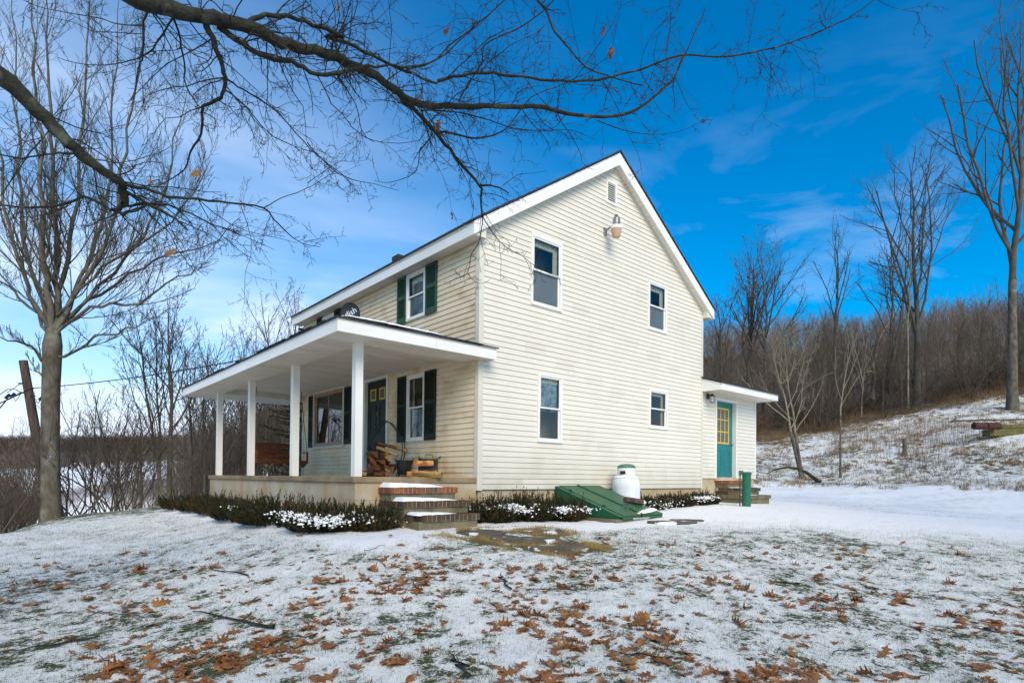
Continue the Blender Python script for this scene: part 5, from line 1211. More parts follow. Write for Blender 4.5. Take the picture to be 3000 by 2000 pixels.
while len(cand)<2100:
    dep=2.7+rg.random()**1.5*7.2; px=rg.uniform(-150,3150); p=at(px,dep)
    n=float(fbm(np.array([p[0]*.95]),np.array([p[1]*.95]),3,61)[0]); w_=sstep(.46,.68,np.array(n))*.85+.17
    w_*=float(sstep(9.6,6.2,np.array(dep)))*(.5 if px<350 else 1)*(.8 if px>2700 else 1)+.05
    if dep>6.5: w_*=.55
    if rg.random()<w_: cand.append((dep,p[0],p[1]))
cand.sort()
lx=np.array([c[1] for c in cand]); ly=np.array([c[2] for c in cand]); lz=gz(lx,ly)
SV=[];SF=[];bb=0
for k,(dep,x,y) in enumerate(cand):
    e=(rg.gauss(0,.16),rg.gauss(0,.16),rg.uniform(0,2*PI))
    if rg.random()<.07: e=(rg.uniform(.8,1.4),rg.gauss(0,.4),rg.uniform(0,6))
    if rg.random()<.4: e=(e[0]+PI,e[1],e[2])
    s=rg.uniform(.65,1.6)*(.55 if rg.random()<.5 else 1); z=lz[k]+.012+ (0.02 if abs(e[0])>.7 and abs(e[0])<2 else 0)
    if k<300:
        o_=link('oak_leaf',LM_[(k*7)%16],None,(x,y,z)); o_.rotation_euler=e; o_.scale=(s,s,s)
        tag(o_,'brown fallen oak leaf lying on the snowy lawn in the foreground','leaf','fallen oak leaves on the near lawn')
    else:
        Mx=np.array(__import__('mathutils').Euler(e).to_matrix())*s; v,f=LV[(k*7)%16]; SV.append(np.array(v)@Mx.T+np.array([x,y,z])); SF+= [tuple(i+bb for i in q) for q in f]; bb+=len(v)
o_=link('fallen_leaves',mesh_from('fallen_leaves',np.concatenate(SV),SF,M['leaf'])); tag(o_,'scatter of fallen oak leaves farther up the snowy lawn','leaves',None,'stuff')
# ---- fallen twigs
TW=[((587,1671),(727,1691),.010,'thin curved twig lying on the snow in the left middle lawn'),((561,1797),(807,1854),.016,'longest dark stick among the leaves left of centre, thick at its right end'),((-20,1925),(287,1874),.010,'long dark stick in the bottom left corner of the lawn'),
((287,1940),(367,1962),.008,'short dark stick near the bottom left'),((1327,1930),(1378,1997),.016,'stubby thick stick at the bottom centre edge'),((1467,1685),(1486,1730),.012,'short upright looking stick in the middle lawn'),
((1516,1733),(1685,1736),.008,'forked twig right of the middle lawn'),((1781,1915),(1959,1934),.009,'wavy stick by the leaf heap at bottom right of centre'),((2438,1937),(2530,1911),.007,'thin slanted stick on the right foreground'),((749,1899),(918,1870),.006,'faint long twig at bottom left of centre'),
((540,1830),(300,1800),.005,'branchy dead twig left of the longest stick'),((1130,1602),(1060,1622),.006,'small twig below the front steps')]
for k,(a,b,r,lab_) in enumerate(TW):
    A=hit(*a)[0];B=hit(*b)[0]; T=Tree(100+k); n=8; pts=[]
    for i in range(n+1):
        f=i/n; p=A*(1-f)+B*f+np.array([rg.gauss(0,.012),rg.gauss(0,.03),0]); p[2]=g1(p[0],p[1])+.018+.01*rg.random(); pts.append(p)
    pts=np.array(pts); rad=np.linspace(r*.35,r,n+1)*.85; T.crown.append((pts,rad)); L_=np.linalg.norm(B-A)
    T.sub(pts,rad,L_*.5,1,dict(lev=2,nch=(0,3,0),lr=.5,rmin=.002,up=.0,wob=.2,ang=(25,50),n=(5,5,4,3)))
    V,F=tubes_mesh(T.crown,6); c=V.mean(0); me_=mesh_from('fallen_twig',V-c,F,M['bark_oak'],smooth=True); o_=link('fallen_twig',me_,None,c); tag(o_,lab_,'stick')

# ------------------------------------------------------------------ junipers
def juniper(name,cx,cy,rx,ry,h,n,seed,label,snow=0,ang=0,tall=0):
    n=int(n*1.25)
    rg=random.Random(seed); z0=g1(cx,cy); Vs=[];Fs=[];b=0; tips=[]
    nm=np.array([math.cos(ang),math.sin(ang)])
    for k in range(n):
        a=rg.uniform(0,2*PI); q=rg.random()**.5; bx=cx+rx*q*math.cos(a)*.75; by=cy+ry*q*math.sin(a)*.75; zz=z0-.02+rg.uniform(0,h*.35)*(1-q*.5)
        out=np.array([math.cos(a)*q,math.sin(a)*q,rg.uniform(.25,1.3)*(1.2-q*.7)]); out[2]*=.72; out=unit(out+np.array([rg.gauss(0,.25),rg.gauss(0,.25),0])); L_=h*rg.uniform(.5,.95)
        if tall and rg.random()<tall: out=unit(out*np.array([.4,.4,1.8])); L_*=1.25
        p=np.array([bx,by,zz]); m=9; d=out
        prev=p
        for i in range(m):
            d=unit(d+np.array([rg.gauss(0,.09),rg.gauss(0,.09),.10])); p=prev+d*L_/m
            w_=.055*(1-i/m*.8)+.012
            for c in range(5):
                ax=unit(cross3(d,(rg.gauss(0,1),rg.gauss(0,1),rg.gauss(0,1)))); t=unit(d*1.3+ax*rg.uniform(.5,1.1)); s=unit(cross3(t,ax+np.array((.01,.02,.3))))
                base=prev+(p-prev)*rg.random(); Vs+=[base-s*.008,base+s*.008,base+t*w_*rg.uniform(.8,1.5)]; Fs.append((b,b+1,b+2)); b+=3
            prev=p
        tips.append(p)
    root=empty(name,(cx,cy,z0),label,'shrub'); me_=mesh_from('foliage',np.array(Vs)-np.array([cx,cy,z0]),np.array(Fs),M['juniper']); link('foliage',me_,root)
    if snow:
        Vs=[];F2=[];bb=0
        cl=[rg.choice(tips) for _ in range(max(3,int(snow/7)))]
        for k in range(int(snow*11)):
            t=rg.choice(cl); sp_=rg.choice((.05,.09,.16)); c=np.array([t[0]+rg.gauss(0,sp_),t[1]+rg.gauss(0,sp_),z0+h*(.50+.13*math.sin(t[0]*9+t[1]*7))-abs(rg.gauss(0,.05))+rg.uniform(-.02,.03)]); rr_=rg.uniform(.007,.021)
            nu,nv=7,4; P_=[]
            st=rg.uniform(.45,1.7); an=rg.uniform(0,6)
            for j in range(nv):
                th=j/(nv-1)*PI*.62
                for i in range(nu):
                    a=2*PI*i/nu; q=rr_*(1+.35*rg.uniform(-1,1)); x=q*math.sin(th)*math.cos(a)*st; y=q*math.sin(th)*math.sin(a)/st
                    P_.append(c+np.array([x*math.cos(an)-y*math.sin(an),x*math.sin(an)+y*math.cos(an),q*.9*math.cos(th)]))
            Vs+=P_
            for j in range(nv-1):
                for i in range(nu): F2.append((bb+j*nu+i,bb+(j+1)*nu+i,bb+(j+1)*nu+(i+1)%nu,bb+j*nu+(i+1)%nu))
            bb+=nv*nu
        me_=mesh_from('snow_patch',np.array(Vs)-np.array([cx,cy,z0]),F2,M['snow'],smooth=True); o_=link('snow_patch',me_,root); o_['kind']='stuff' 
    return root
J=[(-2.9,8.25,.62,.75,.40,230,0,'leftmost dark juniper at the far corner of the porch'),
(-2.85,6.9,.52,.9,.38,300,0,'second dark juniper from the left along the porch base'),
(-2.85,5.3,.52,.95,.38,320,0,'dark juniper with an orange dead patch in the middle of the porch bed'),
(-2.9,3.6,.56,1.0,.39,360,0,'bushy dark juniper below the third porch post'),
(-2.95,1.8,.62,1.0,.44,420,14,'juniper nearest the porch corner, dusted with snow'),
(-2.75,.10,.62,.70,.42,460,120,'snow laden juniper at the front corner of the porch'),
(-2.30,-.35,.40,.42,.38,260,80,'snowy juniper pressed against the left side of the steps')]
for k,(x,y,a,b,h,n,s,lb_) in enumerate(J): juniper('juniper_shrub',x,y,a,b,h,n,200+k,lb_,s,0,.12)
J=[(-.15,-.50,.42,.42,.40,330,60,'snowy brown tipped juniper just right of the front steps'),
(.65,-.52,.50,.45,.46,430,90,'tall sprigged juniper under the gable siding midway to the cellar doors'),
(1.45,-.62,.48,.48,.42,380,90,'rounded snow covered juniper at the left edge of the cellar doors')]
for k,(x,y,a,b,h,n,s,lb_) in enumerate(J): juniper('juniper_shrub',x,y,a,b,h,n,220+k,lb_,s,0,.22)
J=[(4.6,-.42,.60,.36,.30,300,80,'low snowy juniper right of the propane tank'),(5.6,-.40,.65,.38,.30,320,90,'low orange tinged juniper under the right gable windows'),(6.75,-.38,.75,.40,.32,340,60,'low juniper ending at the back steps')]
for k,(x,y,a,b,h,n,s,lb_) in enumerate(J): juniper('juniper_shrub',x,y,a,b,h,n,240+k,lb_,s,0,.1)
# mossy stone
def rock(name,c,sx_,sy_,sz_,seed,mt,label,cat,group=None,ang=0):
    rg=random.Random(seed); P=MB(); V=[];Fs=[]; nu,nv=18,9
    for j in range(nv):
        th=PI*j/(nv-1)
        for i in range(nu):
            a=2*PI*i/nu; q=1+.10*math.sin(3*a+seed)+.07*math.cos(5*a+2*th+seed)+.03*rg.uniform(-1,1); e=lambda v:math.copysign(abs(v)**.6,v)
            x=sx_*q*e(math.sin(th)*math.cos(a)); y=sy_*q*e(math.sin(th)*math.sin(a)); V.append((x*math.cos(ang)-y*math.sin(ang),x*math.sin(ang)+y*math.cos(ang),sz_*e(math.cos(th))))
    for j in range(nv-1):
        for i in range(nu): Fs.append((j*nu+i,(j+1)*nu+i,(j+1)*nu+(i+1)%nu,j*nu+(i+1)%nu))
    me_=mesh_from(name,V,Fs,mt,smooth=True); return tag(link(name,me_,None,c),label,cat,group)
c=hit(1040,1544)[0]; rock('mossy_stone',(c[0],c[1]+.08,c[2]+.02),.36,.14,.065,3,M['moss'],'long flat mossy stone edging the juniper bed left of the steps','stone',None,math.atan2(Rv[1],Rv[0]))
# flagstones
for k,(px,py,sx_,sy_,lab_) in enumerate(((1409,1561,.33,.22,'brown flagstone nearest the front steps'),(1478,1577,.20,.20,'small flagstone between two larger ones'),(1545,1583,.36,.20,'largest bare flagstone in the straw patch'),(1582,1557,.36,.20,'far flagstone toward the cellar doors'),
   (1607,1607,.24,.13,'half snowed over flagstone at the near edge of the patch'),(1657,1601,.24,.14,'rightmost flagstone of the straw patch'),(1968,1531,.42,.16,'dark stepping slab showing through snow right of the cellar doors'),(2012,1527,.34,.10,'thin dark slab edge farthest right in the snow'))):
    c=hit(px,py)[0]; rg=random.Random(k); n=11; po=[]
    for i in range(n):
        a=2*PI*i/n; q=1+.16*rg.uniform(-1,1); x=sx_*q*math.cos(a); y=sy_*1.6*q*math.sin(a); po.append((x*Rv[0]+y*Fv[0],x*Rv[1]+y*Fv[1],-.05))
    me_=MB(); me_.poly([Vector(p) for p in po],Vector((0,0,1)),.078); b=me_; V=np.array(b.v); 
    o_=link('flagstone',mesh_from('flagstone',V,b.f,M['stone']),None,c); bv=o_.modifiers.new('bevel','BEVEL'); bv.width=.006; tag(o_,lab_,'flagstone','flagstones in front of the steps')

# ------------------------------------------------------------------ blades, tufts, weeds (uncountable)
def blades(name,x,y,L_,w_,mt,label,cat,seed,lean=.5,zoff=0,seg=1,clump=1,cr_=.03):
    r=np.random.RandomState(seed); n=len(x)
    if clump>1:
        x=np.repeat(x,clump)+r.normal(0,cr_,n*clump); y=np.repeat(y,clump)+r.normal(0,cr_,n*clump); L_=np.repeat(L_,clump)*r.uniform(.5,1.1,n*clump); n*=clump
    z=gz(x,y)+zoff; a=r.uniform(0,2*PI,n); ln=np.abs(r.normal(0,lean,n)); d=np.stack([np.cos(a)*ln,np.sin(a)*ln,np.ones(n)],-1); d/=np.linalg.norm(d,axis=1)[:,None]
    s=np.stack([-Rv[0]+r.normal(0,.5,n),-Rv[1]+r.normal(0,.5,n),np.zeros(n)],-1); s/=np.linalg.norm(s,axis=1)[:,None]
    B=np.stack([x,y,z],-1); w2=w_*r.uniform(.6,1.3,n)[:,None]
    if seg==1: V=np.stack([B-s*w2/2,B+s*w2/2,B+d*L_[:,None]],1); F=np.arange(n*3).reshape(-1,3)
    else:
        mid=B+d*L_[:,None]*.55; tipv=d+np.stack([np.cos(a),np.sin(a),-.6*np.ones(n)],-1)*ln[:,None]; tip=mid+tipv*L_[:,None]*.45
        V=np.stack([B-s*w2/2,B+s*w2/2,mid+s*w2*.4,mid-s*w2*.4,tip],1); i=np.arange(n)[:,None]*5
        Fq=np.concatenate([i+0,i+1,i+2,i+3],1); Ft=np.concatenate([i+3,i+2,i+4],1)
        F=[tuple(q) for q in Fq.tolist()]+[tuple(q) for q in Ft.tolist()]
    o_=link(name,mesh_from(name,V.reshape(-1,3),F,mt)); return tag(o_,label,cat,None,'stuff')
rs=np.random.RandomState(9)
n=520000; px=rs.uniform(-150,3150,n); dep=2.6+rs.random_sample(n)**1.25*10.5; d=(Fv[None,:2]+Rv[None,:2]*((px-1500)/F_)[:,None]); X_=CAM[0]+d[:,0]*dep; Y_=CAM[1]+d[:,1]*dep
S_,G_,_b=cover(X_,Y_); S_=S_-.62*(fbm(X_*9,Y_*9,3,71)-.5)
keep=(rs.random_sample(n)<sstep(.58,.24,S_)*.6+.11*(S_<.85))&(G_<.3)&~((X_>-2.5)&(Y_>-1.1)); X_,Y_=X_[keep],Y_[keep]; print('blades',len(X_))
blades('grass',X_,Y_,rs.uniform(.012,.042,len(X_)),.0026,M['grass'],'short green grass blades poking through the thin snow','grass',1,.8,-.004)
n=260000; px=rs.uniform(-150,3150,n); dep=7+rs.random_sample(n)*11; d=(Fv[None,:2]+Rv[None,:2]*((px-1500)/F_)[:,None]); X_=CAM[0]+d[:,0]*dep; Y_=CAM[1]+d[:,1]*dep
S_,G_,_b=cover(X_,Y_); keep=(rs.random_sample(n)<.26*sstep(.80,.45,S_))&(G_<.3)&~((X_>-2.6)&(Y_>-1.2)); X_,Y_=X_[keep],Y_[keep]
blades('lawn_grass',X_,Y_,rs.uniform(.018,.05,len(X_)),.0045,M['grass'],'fine grass tips showing through the snow farther up the lawn','grass',12,.7,-.004)
n=90000; px=rs.uniform(1150,1800,n); dep=rs.uniform(6.3,10.,n); d=(Fv[None,:2]+Rv[None,:2]*((px-1500)/F_)[:,None]); X_=CAM[0]+d[:,0]*dep; Y_=CAM[1]+d[:,1]*dep
w_=np.zeros(n)
for p in PATIO: w_=np.maximum(w_,sstep(.85,.45,np.hypot(X_-p[0],Y_-p[1])))
w_*=sstep(.42,.60,fbm(X_*3.2,Y_*3.2,3,91)); keep=(rs.random_sample(n)<w_)&~((X_>-2.5)&(Y_>-1.1)&(X_<-.3)); X_,Y_=X_[keep],Y_[keep]
blades('dead_grass',X_,Y_,rs.uniform(.03,.08,len(X_)),.005,M['straw'],'straw coloured dead grass around the flagstones','grass',2,1.6,-.003)
def hill_pts(n,p0,p1,d0,d1,seed,cl=.45,sc_=.5):
    r=np.random.RandomState(seed); px=r.uniform(p0,p1,n); dep=r.uniform(d0,d1,n); d=(Fv[None,:2]+Rv[None,:2]*((px-1500)/F_)[:,None]); x=CAM[0]+d[:,0]*dep; y=CAM[1]+d[:,1]*dep
    k=(gz0(x,y)>-.1)&(r.random_sample(n)<sstep(cl,cl+.2,fbm(x*sc_,y*sc_,3,seed))); return x[k],y[k]
x,y=hill_pts(5200,2150,3400,21,46,5,.42,.9)
blades('dry_tussocks',x,y,np.random.RandomState(1).uniform(.12,.34,len(x)),.014,M['straw'],'bent tan grass tufts sticking out of the snow on the bank','grass',3,.8,-.02,2,9,.07)
x,y=hill_pts(7000,2200,3400,21,50,6,.42,.6)
blades('brown_weeds',x,y,np.random.RandomState(2).uniform(.10,.34,len(x)),.016,M['brownweed'],'low rusty brown weeds scattered over the snowy bank','weeds',4,.9,-.02,2,10,.10)
x,y=hill_pts(1500,2430,2900,22,38,8,.40,.35)
blades('weed_stalks',x,y,np.random.RandomState(3).uniform(.35,.95,len(x)),.011,M['brownweed'],'thin dry weed stalks standing on the bank','weeds',5,.16,-.02,2,3,.10)
x,y=hill_pts(4200,2080,3500,40,54,11,.34,.2)
blades('underbrush',x,y,np.random.RandomState(4).uniform(.35,1.0,len(x)),.018,M['brownweed'],'reddish brown underbrush along the foot of the wood','brush',6,.5,-.05,2,7,.30)

# ------------------------------------------------------------------ template trees, right hand hillside
TP=[]
for k in range(5): TP.append(grow_tree(300+k,10,.11,fork=.16,nl=13,spread=(15,50),lev=3,nch=(6,5,4),lr=.48,rmin=.010,up=.11,wob=.15))
def mesh_tree(T,mt,mc):
    V,F=tubes_mesh(T.trunk,8); a=mesh_from('trunk',V,F,mt,smooth=True); V,F=tubes_mesh(T.crown); b=mesh_from('crown',V,F,mc,smooth=True); return a,b
TPM=[mesh_tree(t,M['bark'],M['twig']) for t in TP]
def put(k,x,y,H,rot,label,group=None,w_=1.,name='bare_tree'):
    root=empty(name,(x,y,g1(x,y)-.05),label,'tree',group); root.rotation_euler=(0,0,rot); s=H/10; root.scale=(s*w_,s*w_,s)
    link('trunk',TPM[k][0],root); link('crown',TPM[k][1],root); return root
def at_px(px,py): p,_=hit(px,py); return p
def hgt(p,ytop):   # height of a thing at p whose top shows at image row ytop
    d=float((p-CAM)@Fv); xx=float((p-CAM)@Rv); 
    z=CAM[2]; lo=p[2]; 
    for H in np.linspace(.5,45,600):
        q=p+np.array([0,0,H]); v=q-CAM; dz=v@Fv
        if 1000+SH-F_*(v@Uv)/dz<ytop: return H
    return 30
def hero(name,px,py,ytop,r_px,seed,label,mt='bark',mc='twig_grey',**kw):
    p=at_px(px,py); d=float((p-CAM)@Fv); H=hgt(p,ytop); T=grow_tree(seed,H,r_px*d/F_,rmin=max(.004,.00016*d),**kw)
    return tree_obj(name,T,p,M[mt],M[mc],label)
hero('tall_tree',2966,1200,60,13,41,'tallest bare tree on the hill at the right edge, pale lichened trunk',fork=.33,nl=15,spread=(16,40),lev=4,nch=(8,7,5,4),lr=.44,mt='bark')
hero('bare_tree',2687,1188,430,11,42,'broad bare tree with a dark trunk in the middle of the hillside',fork=.20,nl=15,spread=(14,40),lev=4,nch=(8,7,5,3),lr=.46)
hero('bare_tree',2660,1196,640,3.2,43,'slender pale stemmed tree hard against the dark trunk',fork=.35,nl=9,spread=(14,35),lev=3,nch=(7,6,4),lr=.42,mt='pale_bark',mc='pale_bark')
hero('bare_tree',2580,1178,690,6,44,'twin leaning tree beside the broken snag',fork=.30,nl=9,spread=(20,50),lev=4,nch=(7,6,4,3),lr=.44,stems=2,sstep=.5)
hero('bare_tree',2446,1215,670,6,45,'thin dark trunked tree left of the snag',fork=.42,nl=10,spread=(12,32),lev=4,nch=(7,5,4,3),lr=.38)
hero('bare_tree',2192,1230,740,9,46,'dense many limbed tree just right of the roof end',fork=.24,nl=14,spread=(14,42),lev=4,nch=(9,7,5,3),lr=.46,mc='twig')
hero('bare_tree',2240,1235,720,8,47,'dense tree with upswept twigs above the entry wing roof',fork=.24,nl=13,spread=(16,50),lev=4,nch=(9,7,5,3),lr=.48,mc='twig')
hero('bare_tree',2110,1240,860,7,48,'twiggy brown tree close behind the house corner',fork=.2,nl=11,spread=(16,48),lev=4,nch=(8,6,5,3),lr=.46,mc='twig')
hero('young_tree',2352,1402,955,5.2,49,'pale forked young tree on the snowy bank right of the entry wing',fork=.30,nl=10,spread=(22,55),lev=4,nch=(8,6,4,3),lr=.46,mt='bark',mc='pale_bark',stems=2,sstep=.12,lean=(-.10,.03))
hero('young_tree',2462,1402,950,3.4,50,'slim crooked young tree on the bank beside the fallen bough',fork=.40,nl=7,spread=(14,36),lev=3,nch=(6,5,3),lr=.42,mt='bark',mc='pale_bark')
hero('young_tree',2524,1222,955,2.6,51,'small pale forked sapling at the top of the snowy bank',fork=.16,nl=6,spread=(16,36),lev=3,nch=(6,4,3),lr=.44,mt='pale_bark',mc='pale_bark')
hero('young_tree',2410,1228,990,2.2,52,'pale sapling left of the forked one at the wood edge',fork=.3,nl=6,spread=(16,40),lev=3,nch=(6,4,3),lr=.44,mt='pale_bark',mc='pale_bark')
# snag
p=at_px(2556,1175); d=float((p-CAM)@Fv); Tn=Tree(60); s=lambda px,py,o_=0:pix(px,py,d+o_)-p
Tn.trunk.append((np.array([s(2556,1180),s(2558,1130),s(2562,1105),s(2560,1088),s(2556,1070),s(2553,1040)]),np.array([6,5,5.5,6,5,1.5])*d/F_))
Tn.crown.append((np.array([s(2558,1075),s(2566,1035),s(2572,1000),s(2590,965),s(2610,940),s(2625,915)]),np.array([4.5,4,3.6,3,2.4,1])*d/F_))
Tn.crown.append((np.array([s(2562,1092),s(2548,1088),s(2536,1092)]),np.array([4,3.6,2.5])*d/F_)); Tn.crown.append((np.array([s(2556,1060),s(2540,1050),s(2530,1035)]),np.array([3,2.4,.8])*d/F_))
tree_obj('dead_snag',Tn,p,M['pale_bark'],M['pale_bark'],'broken dead tree with pale splintered wood at the wood edge','dead tree')
# stump, fallen bough
p=at_px(2650,1335); d=float((p-CAM)@Fv); P=MB(); P.lathe([(.20,-.1),(.15,.05),(.10,.2),(.095,.5),(.09,.78),(.06,.83)],tuple(p),12); P.lathe([(.05,.75),(.035,.88),(.01,.93)],(p[0]+.03,p[1]-.02,p[2]),7); tag(P.build('tree_stump',M['bark'],smooth=True),'upright broken stump standing in the snow on the bank','stump')
pp=[(2250,1385),(2275,1373),(2305,1368),(2335,1372),(2360,1382),(2385,1400),(2402,1414)]
A=at_px(2405,1412); d=float((A-CAM)@Fv); pts=np.array([pix(a,b,d-.3+.0*i) for i,(a,b) in enumerate(pp)]); V,F=tubes_mesh([(pts,np.array([.015,.03,.045,.055,.07,.09,.11]))],8); c=V.mean(0); tag(link('fallen_bough',mesh_from('fallen_bough',V-c,F,M['bark_oak'],smooth=True),None,c),'curved dark dead bough arching out of the snow at the foot of the bank','branch')
# junk at the right edge
p=at_px(2950,1275); d=float((p-CAM)@Fv); kk=d/F_
def J3(px,py,o_=0): return pix(px,py,d+o_)
P=MB(); P.beam(J3(2888,1268),J3(3080,1262),.5,20*kk,(0,0,1)); P.beam(J3(2925,1250,.1),J3(3080,1246,.1),.45,13*kk,(0,0,1)); tag(P.build('timber_stack',M['moss'],bevel=.03),'mossy squared timbers lying in the snow at the right edge','timber')
for a,b,lb_ in ((2852,2888,'left rusty barrel lying by the timbers'),(2890,2928,'right rusty barrel lying by the timbers')):
    q1=np.array(J3(a,1247,-.5)); q2=np.array(J3(b,1248,-.5)); P=MB(); ax=unit(q2-q1); L_=np.linalg.norm(q2-q1); Mx=Vector(ax).to_track_quat('Z','Y').to_matrix(); r_=10*kk
    P.lathe([(r_*.9,0),(r_,.01),(r_,L_*.33),(r_*1.05,L_*.34),(r_*1.05,L_*.37),(r_,L_*.38),(r_,L_*.66),(r_*1.05,L_*.67),(r_,L_*.71),(r_,L_-.01),(r_*.9,L_)],tuple(q1),16,ax=Mx); tag(P.build('rusty_barrel',M['rust'],smooth=True),lb_,'barrel')
P=MB(); P.beam(J3(2790,1232,.6),J3(3090,1226,.6),.16,3.2*kk,(0,0,1)); tag(P.build('long_plank',M['pole']),'long weathered plank lying above the rusty barrels','plank')
# wood on the hill
rs=np.random.RandomState(31); cnt=0; rows=[]
for k in range(90):
    px=rs.uniform(2050,3250); dp_=rs.uniform(43,60); q=at(px,dp_); rows.append((px,q))
for px,q in rows:
    put(rs.randint(5),q[0],q[1],rs.uniform(4.5,8),rs.uniform(0,6),'bare brown tree at the front of the wood on the hill','trees at the edge of the hillside wood',.8)
TS=[]
for k in range(3):
    T=Tree(900+k); o=dict(lev=3,nch=(6,5,3),lr=.42,rmin=.006,up=.04,wob=.2,ang=(18,50))
    for c in range(13):
        a=R_(T.rg.uniform(8,58)); az=T.rg.uniform(0,6.28); T.shoot(np.array([T.rg.gauss(0,.3),T.rg.gauss(0,.3),-.1]),[math.sin(a)*math.cos(az),math.sin(a)*math.sin(az),math.cos(a)],3.2*T.rg.uniform(.5,1.0),T.rg.uniform(.012,.028),0,o)
    V,F=tubes_mesh(T.crown); TS.append(mesh_from('stems',V,F,M['brownweed'] if k==0 else M['twig'],smooth=True))
for k in range(64):
    q=at(rs.uniform(2060,3250),rs.uniform(40.5,50)); root=empty('bare_shrub',(q[0],q[1],g1(q[0],q[1])-.05),'brown leafless bush at the foot of the hillside wood','shrub','bushes along the foot of the hillside wood'); sc_=rs.uniform(.5,1.25); root.scale=(sc_*1.2,sc_*1.2,sc_); root.rotation_euler=(0,0,rs.uniform(0,6)); link('stems',TS[k%3],root)
SP=[]
for k in range(4):
    T=grow_tree(400+k,10,.07,fork=.16,nl=11,spread=(12,45),lev=2,nch=(7,6),lr=.5,rmin=.016,up=.12,wob=.16); V,F=tubes_mesh(T.trunk,4); V2,F2=tubes_mesh(T.crown,3); SP.append((np.vstack([V,V2]),np.vstack([F,F2+len(V)])))
print('simple tree faces',[len(f) for _,f in SP])
def mass(name,pos,H,mt,label,seed,fat=1.,sink=.1):
    r=np.random.RandomState(seed); Vs=[];Fs=[];b=0; z=gz0(pos[:,0],pos[:,1])
    for i,(x,y) in enumerate(pos):
        V,F=SP[r.randint(4)]; a=r.uniform(0,6.28); s=H[i]/10; c,s_=math.cos(a),math.sin(a); W=V.copy(); W[:,0]=(V[:,0]*c-V[:,1]*s_)*s*fat+x; W[:,1]=(V[:,0]*s_+V[:,1]*c)*s*fat+y; W[:,2]=V[:,2]*s+z[i]-sink
        Vs.append(W); Fs.append(F+b); b+=len(V)
    o_=link(name,mesh_from(name,np.concatenate(Vs),np.concatenate(Fs),mt)); return tag(o_,label,'wood',None,'stuff')
def scatter(n,p0,p1,d0,d1,seed,pw=1.):
    r=np.random.RandomState(seed); px=r.uniform(p0,p1,n); dp_=d0+(d1-d0)*r.random_sample(n)**pw; d=(Fv[None,:2]+Rv[None,:2]*((px-1500)/F_)[:,None]); return np.stack([CAM[0]+d[:,0]*dp_,CAM[1]+d[:,1]*dp_],-1)
pos=scatter(1250,1900,3500,56,152,1,.8); mass('hillside_wood',pos,np.random.RandomState(5).uniform(4,10.5,len(pos)),M['wood_far'],'brown leafless wood covering the hill behind the house',7,.9)
pos=scatter(160,1150,1900,48,150,2); mass('rear_wood',pos,np.random.RandomState(6).uniform(7,10,len(pos)),M['wood_far'],'leafless wood on the slope behind the house',8)
# left: thicket beyond the porch, brush at the lawn edge
pos=scatter(330,545,1000,27,80,3,.8); mass('porch_thicket',pos,np.random.RandomState(7).uniform(5.5,9,len(pos)),M['wood_near'],'dense grey brown thicket of bare trees beyond the porch',9)
for k,(px,py,yt,rp,lb_,kw) in enumerate((
 (470,1486,905,5.5,'pale slender double stemmed tree left of the porch',dict(fork=.25,nl=11,spread=(12,36),lev=4,nch=(7,6,4,3),lr=.44,mt='pale_bark',mc='twig_grey',stems=2,sstep=.25)),
 (497,1487,880,8,'straight brown trunked tree next to the pale double stem',dict(fork=.34,nl=12,spread=(16,42),lev=4,nch=(7,6,5,3),lr=.46,mc='twig')),
 (415,1492,1190,5,'small crooked dark tree between the brush and the pale tree',dict(fork=.3,nl=6,spread=(25,60),lev=3,nch=(6,5,4),lr=.5,wob=.22,mc='twig')),
 (560,1486,1000,4,'thin bare tree seen left of the first porch post',dict(fork=.3,nl=9,spread=(12,35),lev=4,nch=(7,5,4,3),lr=.44,mc='twig')),
 (600,1486,1060,4,'bare tree just behind the far end of the porch',dict(fork=.25,nl=9,spread=(12,38),lev=4,nch=(7,6,4,3),lr=.46,mc='twig')),
 (790,1470,880,6,'bare tree whose top shows above the porch roof left of the house',dict(fork=.25,nl=12,spread=(12,36),lev=4,nch=(8,6,5,3),lr=.44,mc='twig')),
 (700,1475,960,6,'bare tree rising behind the middle of the porch roof',dict(fork=.25,nl=12,spread=(12,36),lev=4,nch=(8,6,5,3),lr=.44,mc='twig')),
 (850,1470,860,6,'bare tree beside the upper left corner of the house',dict(fork=.25,nl=11,spread=(10,30),lev=4,nch=(8,6,4,3),lr=.42,mc='twig')))):
    p=at(px,(20,20,19,24,23,34,36,30)[k]); p=np.array([p[0],p[1],g1(p[0],p[1])]); d=float((p-CAM)@Fv); H=hgt(p,yt); mt=kw.pop('mt','bark'); mc=kw.pop('mc')
    tree_obj('bare_tree',grow_tree(80+k,H,rp*d/F_,rmin=.006,**kw),p,M[mt],M[mc],lb_)
def shrub(px,dp_,H,seed,label,n=16,sp=(8,50),mc='twig'):
    p=at(px,dp_); z=g1(p[0],p[1]); T=Tree(seed); rg=T.rg; o=dict(lev=3,nch=(6,5,3),lr=.42,rmin=.0045,up=.09,wob=.17,ang=(18,45))
    for k in range(n):
        a=R_(rg.uniform(*sp)); az=rg.uniform(0,6.28); T.shoot(np.array([rg.gauss(0,.25),rg.gauss(0,.25),-.1]),[math.sin(a)*math.cos(az),math.sin(a)*math.sin(az),math.cos(a)],H*rg.uniform(.5,1.0),rg.uniform(.011,.030),0,o)
    root=empty('bare_shrub',(p[0],p[1],z),label,'shrub'); V,F=tubes_mesh(T.crown); link('stems',mesh_from('stems',V,F,M[mc],smooth=True),root)
